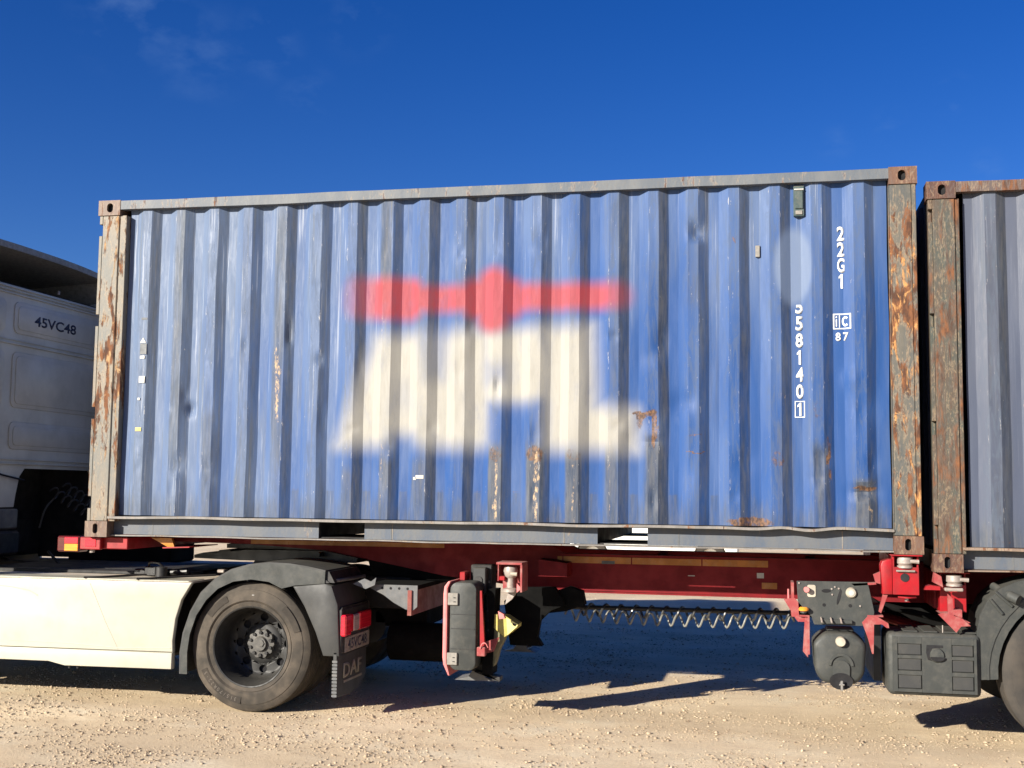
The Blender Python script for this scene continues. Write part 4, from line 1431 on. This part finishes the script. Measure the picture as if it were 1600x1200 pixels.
# main beams: gooseneck in front, deep web behind
for y0 in (.85, 1.575):
    s = B()
    s.prism([(.06, 1.245), (.06, 1.190), (1.00, 1.178), (1.62, 1.140), (2.59, .968), (3.37, .885), (5.20, .880), (12.1, .880), (12.1, 1.150), (3.58, 1.150), (3.42, 1.228), (2.64, 1.232)], y0, y0+.012)
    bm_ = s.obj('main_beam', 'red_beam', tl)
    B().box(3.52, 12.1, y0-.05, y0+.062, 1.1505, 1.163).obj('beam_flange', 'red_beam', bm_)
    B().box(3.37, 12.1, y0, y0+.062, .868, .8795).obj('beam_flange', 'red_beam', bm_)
    if y0 < 1:
        B().box(.97, 2.59, y0-.003, y0-.0005, 1.182, 1.216).obj('reflective_strip', 'orange_tape', bm_)
        x0 = 3.49
        while x0 < 4.98:
            x1 = min(x0+(.04 if x0 == 3.49 else .52), 5.07)
            B().box(x0, x1-.004, y0-.003, y0-.0005, 1.092, 1.140).obj('reflective_strip', 'orange_tape', bm_)
            x0 = x1+.006
        B().box(5.02, 5.13, y0-.003, y0-.0005, .935, .98).obj('reflective_strip', 'orange_tape', bm_)
        B().box(4.48, 4.53, y0-.004, y0-.0005, 1.014, 1.020).obj('data_plate', 'white_label', bm_)
        B().box(4.985, 5.035, y0-.004, y0-.0005, 1.012, 1.050).obj('data_plate', 'white_label', bm_)
        B().box(3.83, 3.93, y0-.0055, y0-.0035, 1.089, 1.112).obj('data_plate', 'dark_label', bm_)
for xx in (.85, 1.9, 4.2, 5.35, 8.4, 10.2, 12.0):
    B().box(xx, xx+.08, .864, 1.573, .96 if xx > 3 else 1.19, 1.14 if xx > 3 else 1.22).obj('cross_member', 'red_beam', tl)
B().box(.75, 1.55, .87, 1.56, 1.142, 1.176).obj('rubbing_plate', 'grease', tl)
B().cyl((1.25, 1.2, 1.06), (1.25, 1.2, 1.149), .03, 12).obj('king_pin', 'zinc', tl)
# sloping underside with blue-black sheen just ahead of the legs
B().prism([(1.95, 1.10), (2.64, .99), (2.72, .955), (2.66, .93), (2.0, .93)], .88, 1.55).obj('neck_box', 'matte_black', tl)

# front bolster with the marker lamps
fb = B().box(-.07, .30, .10, 2.33, 1.155, 1.245, .006).obj('front_bolster', 'red', tl)
B().box(-.075, .098, .055, .099, 1.150, 1.244, .006).obj('bolster_end', 'red', tl)
B().box(-.030, .062, .050, .0545, 1.172, 1.232, .002).obj('side_reflector', 'lens_red', tl)
s = B().box(-.275, -.078, .06, .19, 1.128, 1.248, .012)
lc = s.obj('lamp_cluster', 'lens_dark', tl)
B().box(-.205, -.090, .052, .0595, 1.192, 1.240, .003).obj('marker_lens', 'lens_red', lc)
B().box(-.205, -.090, .052, .0595, 1.136, 1.189, .003).obj('marker_lens', 'lens_orange', lc)
B().box(-.281, -.2755, .08, .17, 1.140, 1.225, .002).obj('marker_lens', 'lens_clear', lc)
s = B().box(-.275, -.078, 2.25, 2.38, 1.128, 1.248, .012).obj('lamp_cluster', 'lens_dark', tl)
B().cyl((.00, .11, 1.125), (.00, .11, 1.150), .02, 10).obj('lock_nut', 'zinc', tl)
B().prism([(.46, 1.245), (.63, 1.245), (.655, 1.180), (.60, 1.178)], .16, .19).obj('neck_gusset', 'orange_tape', tl)
B().prism([(.58, 1.177), (.80, 1.185), (.80, 1.178), (.58, 1.168)], .12, .60).obj('neck_bracket', 'red', tl)
for x0 in (-.02,):
    B().cyl((x0+.10, .10, 1.2455), (x0+.10, .10, 1.262), .035, 12).obj('twist_lock', 'zinc', tl)

# leg cross board facing back
B().box(2.47, 2.50, .285, 2.15, .712, .895).obj('cross_board', worn('dull_red_board', (.20, .045, .035), dust_amt=.3, updust=.2), tl)

# landing leg and fire extinguisher box beside it
def landing_leg(y):
    s = B()
    s.box(2.93, 3.09, y, y+.15, .42, 1.09, .008)
    s.box(2.945, 3.075, y+.012, y+.138, .30, .42, .004)
    lg = s.obj('landing_leg', 'plastic_dark', tl)
    s = B()
    s.prism([(2.83, .262), (3.13, .262), (3.06, .285), (3.03, .33), (2.96, .33), (2.93, .285)], y-.04, y+.20)
    s.obj('leg_foot', 'grey_metal', lg)
    for k in range(7):
        B().cyl((3.07, y-.008, .55+k*.07), (3.07, y, .55+k*.07), .009, 8).obj('leg_bolt', 'grey_metal', lg)
    return lg
lg = landing_leg(.35)
landing_leg(1.95)
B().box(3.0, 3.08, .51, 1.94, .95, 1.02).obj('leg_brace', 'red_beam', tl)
B().box(2.965, 3.065, .26, .345, .88, 1.075, .008).obj('leg_gearbox', 'plastic', tl)
B().cyl((3.01, .252, .985), (3.01, .262, .985), .03, 14).obj('gearbox_cap', 'plastic_dark', tl)
B().box(2.885, 2.925, .20, .34, .985, 1.045, .004).obj('box_bracket', 'red', tl)
# extinguisher box: black body, faded red door looking forward, grey latches
eb = B().prism(rounded(2.862, 3.055, .372, .985, .055), .02, .33, bev=.012).obj('extinguisher_box', 'plastic_grey', tl, True)
B().prism([(2.815, .46), (2.815, .90), (2.822, .955), (2.850, .990), (2.866, .990), (2.845, .94), (2.845, .42), (2.870, .335), (2.858, .335), (2.822, .41)], .015, .335, bev=.005).obj('box_door', 'pink', eb, True)
for z0 in (.825, .410):
    l_ = B().box(2.850, 2.925, .004, .020, z0, z0+.085, .004).obj('box_latch', 'hinge', eb)
    for k in range(2):
        B().box(2.893, 2.908, .001, .0045, z0+.022+k*.028, z0+.027+k*.028).obj('latch_slot', 'dark', l_)
for z0 in (.52, .66, .76):
    B().box(2.872, 3.045, .0165, .0200, z0, z0+.004).obj('box_rib', 'plastic_dark', eb)
B().prism([(3.080, .93), (3.092, .93), (3.118, .545), (3.085, .545)], .02, .05).obj('box_strap', 'red', tl)
B().prism([(3.06, .47), (3.16, .50), (3.20, .60), (3.06, .55)], .12, .14).obj('box_arm', 'red_dusty', tl)
B().box(3.065, 3.125, .010, .055, .478, .540, .004).obj('arm_end', 'red_dusty', tl)
B().tube(curve_pts([(3.09, .005, .53), (3.105, .0, .565), (3.13, .0, .57), (3.145, .01, .54)], 5), .004, 5).obj('arm_ring', 'pink', tl, True)
B().prism([(3.10, .93), (3.16, .93), (3.14, .33), (3.07, .33), (3.07, .45), (3.12, .60)], .16, .34).obj('leg_shroud', 'matte_black', tl)
B().prism([(3.0, .34), (3.19, .31), (3.19, .28), (3.14, .285), (3.10, .33)], .2, .3).obj('shroud_foot', 'plastic_dark', tl)

# folded twist lock bracket in front of the beam
s = B()
s.box(3.20, 3.385, -.005, .20, 1.118, 1.134, .002)
s.box(3.372, 3.386, -.004, .20, .93, 1.1175)
s.box(3.20, 3.206, .05, .20, 1.0, 1.1175)
s.box(3.207, 3.371, .19, .20, .93, 1.1175)
br = s.obj('lock_bracket', 'red_dusty', tl)
s = B()
s.lathe([(0, 1.105), (.045, 1.10), (.052, 1.07), (.040, 1.03), (.028, 1.02), (.028, .955), (.055, .945), (.055, .925), (0, .925)], (3.288, .08, 0), 'z', 20)
s.obj('twist_lock', 'zinc', tl, True)
B().cyl((3.30, .02, 1.055), (3.345, .02, 1.052), .014, 10).obj('lock_lever', 'lamp_ivory', tl, True)
B().box(3.215, 3.255, .03, .07, 1.005, 1.035, .004).obj('lock_catch', 'red', tl)
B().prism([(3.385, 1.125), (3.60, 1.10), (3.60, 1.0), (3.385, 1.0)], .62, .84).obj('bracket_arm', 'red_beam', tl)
B().prism([(3.26, .915), (3.34, .945), (3.29, .87), (3.24, .83)], .12, .15).obj('bracket_link', 'zinc', tl)
B().prism([(3.345, .99), (3.378, .955), (3.345, .925)], .015, .03).obj('bracket_tip', 'pink', tl)
B().prism([(3.205, .79), (3.245, .77), (3.255, .74), (3.215, .735)], .05, .09).obj('bracket_tip', 'pink', tl)
# gearbox and shaft of the winding gear
s = B()
s.prism([(3.15, .82), (3.28, .92), (3.52, .93), (3.58, .86), (3.60, .80), (3.50, .76), (3.42, .68), (3.40, .56), (3.44, .50), (3.20, .50), (3.18, .62)], .50, .59)
s.prism([(3.42, .86), (3.62, .93), (3.72, .90), (3.74, .80), (3.60, .75), (3.45, .73)], .591, .70)
s.obj('winding_gearbox', 'matte_black', tl)
B().cyl((3.40, 1.22, .722), (5.45, 1.22, .730), .018, 10).obj('cross_shaft', 'grease', tl, True)
B().tube(helix(3.55, 1.22, .710, 5.25, 1.22, .716, .046, 14.3, 16, .01), .0095, 6).obj('spiral_hose', 'hose', tl, True)
B().tube(helix(3.50, 1.20, .668, 5.26, 1.20, .664, .046, 16.5, 16, .016), .008, 6).obj('spiral_hose', 'hose_grey', tl, True)

# container bolsters with twist locks
def bolster(x0, ztop, y, sgn):
    def bx(s, a0, a1, d0, d1, z0, z1, bev=0.):
        q0, q1 = y+sgn*d0, y+sgn*d1
        return s.box(x0+a0, x0+a1, min(q0, q1), max(q0, q1), z0, z1, bev)
    s = B()
    bx(s, 0, .165, .02, .03, ztop-.265, ztop-.085, .003)
    bx(s, 0, .012, .031, .22, ztop-.265, ztop-.012, .003)
    bx(s, .153, .165, .031, .22, ztop-.265, ztop-.012, .003)
    bx(s, -.012, .185, -.01, .22, ztop-.0118, ztop-.003, .002)
    bx(s, -.01, .175, .2205, .845, ztop-.26, ztop-.012)
    return s.obj('lock_bolster', 'red', tl)
bolster(5.865, 1.25, .0, 1)
bolster(5.865, 1.25, 2.438, -1)
bolster(6.17, 1.139, .10, 1)
bolster(6.17, 1.139, 2.338, -1)
s = B()
s.prism([(5.79, 1.17), (5.80, 1.20), (5.84, 1.215), (5.863, 1.215), (5.863, .985), (5.80, .985)], .03, .16, bev=.006)
s.obj('bolster_cheek', 'red', tl, True)
s = B()
s.prism([(5.745, 1.11), (5.79, 1.13), (5.79, 1.05), (5.76, 1.055)], .06, .09)
s.prism([(5.60, 1.05), (5.76, 1.06), (5.76, 1.048), (5.62, 1.035)], .02, .09)
s.obj('bolster_link', 'red_dusty', tl)
B().prism([(5.805, .984), (5.835, .984), (5.790, .86), (5.775, .87)], .05, .09).obj('bolster_stay', 'red_dusty', tl)
def lock(x, y, zt, lever=True):
    s = B()
    s.lathe([(0, zt-.018), (.048, zt-.022), (.050, zt-.060), (.040, zt-.072), (.050, zt-.076), (.050, zt-.090), (0, zt-.092)], (x, y, 0), 'z', 20)
    o = s.obj('twist_lock', 'zinc', tl, True)
    if lever:
        B().tube([(x+.03, y-.03, zt-.045), (x+.085, y-.035, zt-.048)], [.012, .014], 8).obj('lock_lever', 'zinc', o, True)
    return o
lock(5.945, .045, 1.25)
B().box(5.885, 6.005, -.004, .019, 1.135, 1.147, .004).obj('lock_washer', 'hinge', tl)
B().tube([(5.895+.11*k/12, .0+.0-.035*math.sin(PI*k/12), .972+.0*k) for k in range(13)], .006, 6).obj('lock_handle', 'red', tl, True)
B().cyl((5.95, .03, .945), (5.95, .03, .96), .012, 8).obj('lock_nut', 'zinc', tl)
B().cyl((5.94, .015, 1.098), (5.94, .019, 1.098), .028, 12).obj('lock_hole', 'dark', tl)
lock(6.25, .05, 1.139)
s = B()
s.box(6.185, 6.30, -.004, .05, 1.018, 1.040, .006)
s.obj('lock_washer', 'zinc', tl)
B().prism([(6.060, 1.022), (6.16, 1.022), (6.16, 1.045), (6.10, 1.052), (6.075, 1.045)], .02, .12).obj('bolster_link', 'red', tl)
B().prism([(6.13, 1.135), (6.17, 1.11), (6.18, 1.04), (6.12, 1.07)], .04, .12).obj('bolster_cheek', 'red_dusty', tl)
# hanging red stay to the toolbox and its bracket
B().prism([(6.205, 1.0), (6.235, .97), (6.242, .85), (6.205, .845)], .02, .05).obj('toolbox_stay', 'red_dusty', tl)
s = B()
s.prism([(6.14, .87), (6.20, .875), (6.29, .845), (6.34, .80), (6.28, .795), (6.25, .755)], .0, .015)
s.prism([(6.15, .875), (6.21, .88), (6.34, .82), (6.29, .80)], .016, .20)
s.box(6.24, 6.29, .016, .20, .85, .90)
s.obj('toolbox_bracket', 'red_dusty', tl)
# outriggers holding tank and panel
for (x0, dirn) in ((5.215, 1), (5.66, -1)):
    s = B()
    if dirn > 0:
        s.prism([(5.165, .935), (5.235, .945), (5.335, .835), (5.325, .79), (5.255, .79), (5.24, .81)], .02, .035)
        s.box(5.215, 5.232, .036, .24, .82, 1.045)
        s.box(5.265, 5.330, .00, .10, .825, .836)
        s.box(5.318, 5.330, .00, .10, .58, .8245)
        s.prism([(5.285, .60), (5.300, .82), (5.318, .82), (5.318, .56)], .0, .012)
    else:
        s.prism([(5.665, .80), (5.70, .84), (5.755, .845), (5.83, .80), (5.835, .77), (5.82, .77), (5.79, .792), (5.74, .79), (5.735, .60), (5.725, .60), (5.70, .70)], .0, .014)
        s.box(5.70, 5.80, .015, .30, .838, .848)
    s.obj('tank_bracket', 'red_dusty', tl)
B().box(5.19, 5.20, .05, .08, .93, 1.0).obj('bracket_pin', 'pink', tl)

# control panel
s = B()
s.prism([(5.250, 1.058), (5.705, 1.062), (5.715, 1.02), (5.745, .87), (5.735, .775), (5.36, .775), (5.345, .82), (5.262, .82)], .02, .030, bev=.002)
cp = s.obj('control_panel', 'plastic_grey', tl)
B().prism(rounded(5.318, 5.372, .955, 1.035, .012), .0155, .0195).obj('valve_plate', 'lamp_ivory', cp)
B().cyl((5.312, .019, 1.005), (5.312, -.03, 1.005), .018, 14).obj('red_knob', 'pink', cp, True)
B().lathe([(0, -.022), (.028, -.020), (.036, -.006), (.036, .0)], (5.600, .0195, .990), 'y', 24).obj('pressure_gauge', 'lamp_ivory', cp, True)
B().lathe([(.0, -.0235), (.018, -.0225)], (5.600, .0195, .990), 'y', 20).obj('gauge_face', 'white_label', cp)
for (a, c, rx, rz) in ((5.440, .998, .030, .012), (5.522, .960, .010, .050)):
    pts = [(a+rx*math.cos(2*PI*k/14)+(c and .25*rz*math.sin(2*PI*k/14)), c+rz*math.sin(2*PI*k/14)) for k in range(14)]
    B().prism(pts, .0175, .0195).obj('panel_cutout', 'dark', cp)
for (a, c) in ((5.425, .905), (5.592, .905)):
    B().cyl((a, .0175, c), (a, .0195, c), .011, 12).obj('panel_cutout', 'dark', cp)
for (a, c) in ((5.475, 1.012), (5.495, 1.025), (5.478, .975), (5.655, .905), (5.265, 1.045), (5.52, 1.015)):
    B().cyl((a, .012, c), (a, .0195, c), .006, 8).obj('panel_screw', 'zinc', cp)
s = B()
s.lathe([(0, .865), (.030, .865), (.034, .872), (.034, .880), (.022, .890), (0, .890)], (5.293, -.005, 0), 'z', 20)
s.obj('orange_marker', 'lens_orange', cp, True)
B().cyl((5.293, .0, .85), (5.293, .0, .865), .022, 12).obj('marker_base', 'plastic', cp)
for k in range(3):
    a = 5.405+k*.062
    B().tube([(a, .02, .822), (a, -.022, .818), (a+.004, -.045, .795)], .006, 6).obj('drain_lever', 'zinc', cp, True)
B().prism([(5.392, .815), (5.60, .812), (5.60, .792), (5.40, .785)], -.012, .019).obj('lever_plate', 'plastic_grey', cp)

# water tank
s = B()
prof = rounded(5.352, 5.690, .395, .725, .09, 6)
pts = []
for (a, c) in prof:
    if c < .56:
        k = (.56-c)/.165
        a = 5.521 + (a-5.521)*(1-.14*k)
    if c > .66 :
        a = 5.521 + (a-5.521)*(1-.20*(c-.66)/.065)
    pts.append((a, c))
s.prism(pts, .01, .36, bev=.028)
wt_ = s.obj('water_tank', 'plastic_grey', tl, True, sharp=50)
s = B()
for (r0, r1) in ((.062, .080),):
    K = 20
    for k in range(K):
        a0, a1 = PI*k/K, PI*(k+1)/K
        s.prism([(5.528+r0*math.cos(a0), .515+r0*math.sin(a0)), (5.528+r1*math.cos(a0), .515+r1*math.sin(a0)), (5.528+r1*math.cos(a1), .515+r1*math.sin(a1)), (5.528+r0*math.cos(a1), .515+r0*math.sin(a1))], -.002, .012)
s.obj('tank_arch', 'plastic_grey', wt_)
s = B()
s.prism([(5.528+.056*math.cos(PI*k/12), .50+.050*math.sin(PI*k/12)) for k in range(13)] + [(5.475, .44), (5.581, .44)], -.004, .012)
s.obj('tank_step', 'plastic_grey', wt_)
B().prism([(5.528+.075*math.cos(2*PI*k/16), .415+.055*math.sin(2*PI*k/16)) for k in range(16)], -.0055, .006).obj('tap_recess', 'dark', wt_)
B().cyl((5.528, -.035, .405), (5.528, .0, .405), .010, 8).obj('water_tap', 'chrome', wt_, True)
s = B()
s.box(5.522, 5.536, -.045, -.035, .362, .425, .002)
s.box(5.512, 5.546, -.050, -.044, .395, .406, .002)
s.obj('tap_handle', 'chrome', wt_)
B().lathe([(0, -.03), (.028, -.028), (.034, -.015), (.034, .01)], (5.528, .0, .672), 'y', 20).obj('tank_cap', 'lamp_ivory', wt_, True)
B().box(5.44, 5.62, .10, .28, .727, .745, .01).obj('tank_saddle', 'plastic', wt_)

# toolbox
s = B().box(5.822, 6.402, .02, .46, .340, .742, .035, 3)
tb = s.obj('toolbox', 'plastic_grey', tl, True, sharp=50)
lid = []
def rib_grid():
    # raised frame with eight sunk fields, each field floor is its own panel
    x0, x1, z0, z1 = 5.855, 6.372, .366, .716
    cols = [(5.885, 6.035), (6.220, 6.355)]
    rows = [(.385, .475), (.500, .580), (.600, .675)]
    s = B()
    s.box(x0, 5.884, .004, .0195, z0, z1)
    s.box(6.356, x1, .004, .0195, z0, z1)
    s.box(6.036, 6.219, .004, .0195, z0, z1)
    for (a, b) in cols:
        zc = z0
        for (c, d) in rows + [(z1, z1)]:
            s.box(a, b, .0045, .0195, zc, c)
            zc = d
    s.obj('toolbox_lid', 'plastic_grey', tb)
    for (a, b) in cols:
        for (c, d) in rows:
            B().box(a+.004, b-.004, .010, .0192, c+.004, d-.004, .003).obj('lid_field', 'plastic', tb)
rib_grid()
B().prism([(6.065, .670), (6.165, .670), (6.165, .655), (6.095, .650), (6.090, .585), (6.10, .570), (6.072, .575), (6.062, .62)], .0005, .0035).obj('latch_recess', 'dark', tb)
B().lathe([(0, -.016), (.040, -.014), (.048, .0)], (6.130, .0035, .606), 'y', 20).obj('latch_knob', 'plastic_grey', tb, True)
B().prism([(6.130+.045*math.cos(PI+PI*k/12), .597+.028*math.sin(PI+PI*k/12)) for k in range(13)], -.0180, -.0140).obj('latch_slot', 'dark', tb)
for k in range(4):
    B().box(5.93+k*.125, 6.02+k*.125, .06, .44, .7425, .752, .004).obj('toolbox_rib', 'plastic_grey', tb)
B().cyl((6.18, .10, .74), (6.18, .10, .79), .004, 6).obj('toolbox_pin', 'zinc', tb)
B().box(6.41, 6.53, .10, .30, .66, .78).obj('guard_bracket', 'grease', tl)
B().box(5.75, 5.80, .20, .9, .40, .90).obj('box_hanger', 'grease', tl)

B().box(5.90, 6.40, .95, 1.45, .66, .865, .02).obj('suspension_mount', 'matte_black', tl)  # dark masses added to black out and shade the space behind the toolbox
B().box(6.45, 6.62, .55, 1.9, .55, .865, .02).obj('suspension_mount', 'matte_black', tl)
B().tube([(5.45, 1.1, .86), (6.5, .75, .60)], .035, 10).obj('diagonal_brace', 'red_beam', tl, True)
B().tube([(5.55, .62, .93), (6.45, .50, .74)], .022, 8).obj('diagonal_brace', 'matte_black', tl, True)
# trailer axles, wheels and guards
TX, TZ, TR_ = 7.035, .500, .505
axles = (TX, TX+1.31, TX+2.62)
wt0 = wheel(tl, TX, .06, TZ, TR_, tyre='rubber_dark', deep=True)
for i, ax in enumerate(axles):
    if i:
        copy_wheel(wt0, tl, ax, .06, TZ)
    copy_wheel(wt0, tl, ax, 2.38, TZ, True)
    B().cyl((ax, .36, TZ), (ax, 2.08, TZ), .065, 14).obj('axle', 'black_metal', tl, True)
    for sgn, y0 in ((1, .045), (-1, 2.395)):
        y1 = y0+sgn*.40
        a, b = min(y0, y1), max(y0, y1)
        def gr(t):
            return .646+.10*math.exp(-((math.degrees(t)-140)/24)**2)
        s = B()
        K = 22
        for k in range(K):
            t0, t1 = math.radians(184-188*k/K), math.radians(184-188*(k+1)/K)
            ra, rb_ = gr(t0), gr(t1)
            s.prism([(ax+(ra-.012)*math.cos(t0), TZ+(ra-.012)*math.sin(t0)), (ax+ra*math.cos(t0), TZ+ra*math.sin(t0)), (ax+rb_*math.cos(t1), TZ+rb_*math.sin(t1)), (ax+(rb_-.012)*math.cos(t1), TZ+(rb_-.012)*math.sin(t1))], a, b)
        gd = s.obj('wheel_guard', 'plastic_grey', tl, True)
        s = B()
        for k in range(K):
            t0, t1 = math.radians(184-188*k/K), math.radians(184-188*(k+1)/K)
            r0 = .530
            ra, rb_ = gr(t0)-.0125, gr(t1)-.0125
            q = (y0, y0+sgn*.012)
            s.prism([(ax+r0*math.cos(t0), TZ+r0*math.sin(t0)), (ax+ra*math.cos(t0), TZ+ra*math.sin(t0)), (ax+rb_*math.cos(t1), TZ+rb_*math.sin(t1)), (ax+r0*math.cos(t1), TZ+r0*math.sin(t1))], min(q), max(q))
        s.obj('guard_rim', 'plastic_grey', gd, True)
        if sgn > 0:
            s = B()
            for k in range(K):
                t0, t1 = math.radians(184-188*k/K), math.radians(184-188*(k+1)/K)
                r0, r1 = .585, .600
                s.prism([(ax+r0*math.cos(t0), TZ+r0*math.sin(t0)), (ax+r1*math.cos(t0), TZ+r1*math.sin(t0)), (ax+r1*math.cos(t1), TZ+r1*math.sin(t1)), (ax+r0*math.cos(t1), TZ+r0*math.sin(t1))], y0-.008, y0)
            s.obj('guard_bead', 'plastic_grey', gd, True)
ax = TX
B().tube([(6.515, .20, 1.045), (6.61, .0, .985)], .026, 14).obj('guard_pipe', 'plastic_grey', tl, True)
B().tube([(6.58, .02, 1.0), (6.63, -.02, .975)], .033, 14).obj('pipe_end', 'plastic_grey', tl, True)
for q in ((6.50, 1.02, 6.60, .93), (6.47, .97, 6.54, .88)):
    B().tube([(q[0], .04, q[1]), (q[2], .035, q[3])], .010, 8).obj('guard_strap', 'plastic_grey', tl, True)

# ------------------------------------------------------------------ wheel chock hanging beside the landing leg
ck = thing('wheel_chock', 'yellow wheel chock hanging behind the black box on the trailer leg', 'wheel chock', (3.22, .30, .55))
s = B()
s.prism([(3.135, .760), (3.235, .745), (3.325, .690), (3.320, .665), (3.228, .595), (3.120, .680)], .17, .31, bev=.004)
s.obj('chock_body', 'yellow', ck)
B().prism([(3.118, .678), (3.226, .594), (3.180, .50), (3.160, .42), (3.145, .385), (3.125, .45)], .185, .295).obj('chock_toe', worn('dark_olive_chock', (.16, .15, .08), dust_amt=.3), ck)
s = B()
s.poly([(3.240, .164, .735), (3.326, .164, .690), (3.318, .164, .672), (3.250, .164, .612)])
s.obj('chock_face', worn('bright_yellow_plastic', (.85, .75, .28), dust_amt=.1, rough=.4), ck)
B().prism([(3.285, .698), (3.315, .690), (3.305, .675), (3.288, .684)], .1595, .1625).obj('chock_eye', 'dark', ck)

# ------------------------------------------------------------------ white car parked in the sun beyond
car = thing('parked_car', 'white parked car glimpsed beneath the blue container beyond the trailer', 'car', (2.75, 17.8, 0))
body = [(.98, .30), (.96, .50), (1.02, .58), (1.50, .66), (1.72, .74), (2.02, .98), (2.35, 1.30), (2.75, 1.42), (3.85, 1.42), (4.25, 1.25), (4.46, .95), (4.50, .60), (4.48, .30)]
def arch(cx, r, n=10):
    return [(cx+r*math.cos(t), .30+r*math.sin(t)) for t in [PI*k/n for k in range(n+1)]]
P = body + arch(3.93, .34)[0:] + arch(1.46, .34)
s = B()
s.prism(P, 17.0, 18.62, bev=.03)
cb = s.obj('car_body', 'car_white', car, True)
for y0, y1 in ((16.994, 16.999), (18.622, 18.627)):
    B().prism([(2.10, .96), (2.42, 1.27), (2.95, 1.33), (2.95, .95)], y0, y1).obj('car_window', 'car_glass', cb)
    B().prism([(3.02, .95), (3.02, 1.33), (3.78, 1.32), (4.05, 1.15), (4.12, .97)], y0, y1).obj('car_window', 'car_glass', cb)
for xx in (1.46, 3.93):
    for yy_, sg in ((17.02, -1), (18.60, 1)):
        w_ = B().lathe([(.17, 0), (.19, -.004*1), (.30, .0), (.315, .03), (.315, .17), (.30, .2), (.17, .2)], (xx, yy_ if sg < 0 else yy_-.2, .315), 'y', 32).obj('car_wheel', 'rubber_label', car, True)
        B().lathe([(.185, .01 if sg < 0 else .19), (.15, .03 if sg < 0 else .17), (.0, .02 if sg < 0 else .18)], (xx, yy_ if sg < 0 else yy_-.2, .315), 'y', 24).obj('hubcap', 'chrome', w_, True)

# drop the construction helper property
for o in bpy.data.objects:
    if '_o' in o:
        del o['_o']
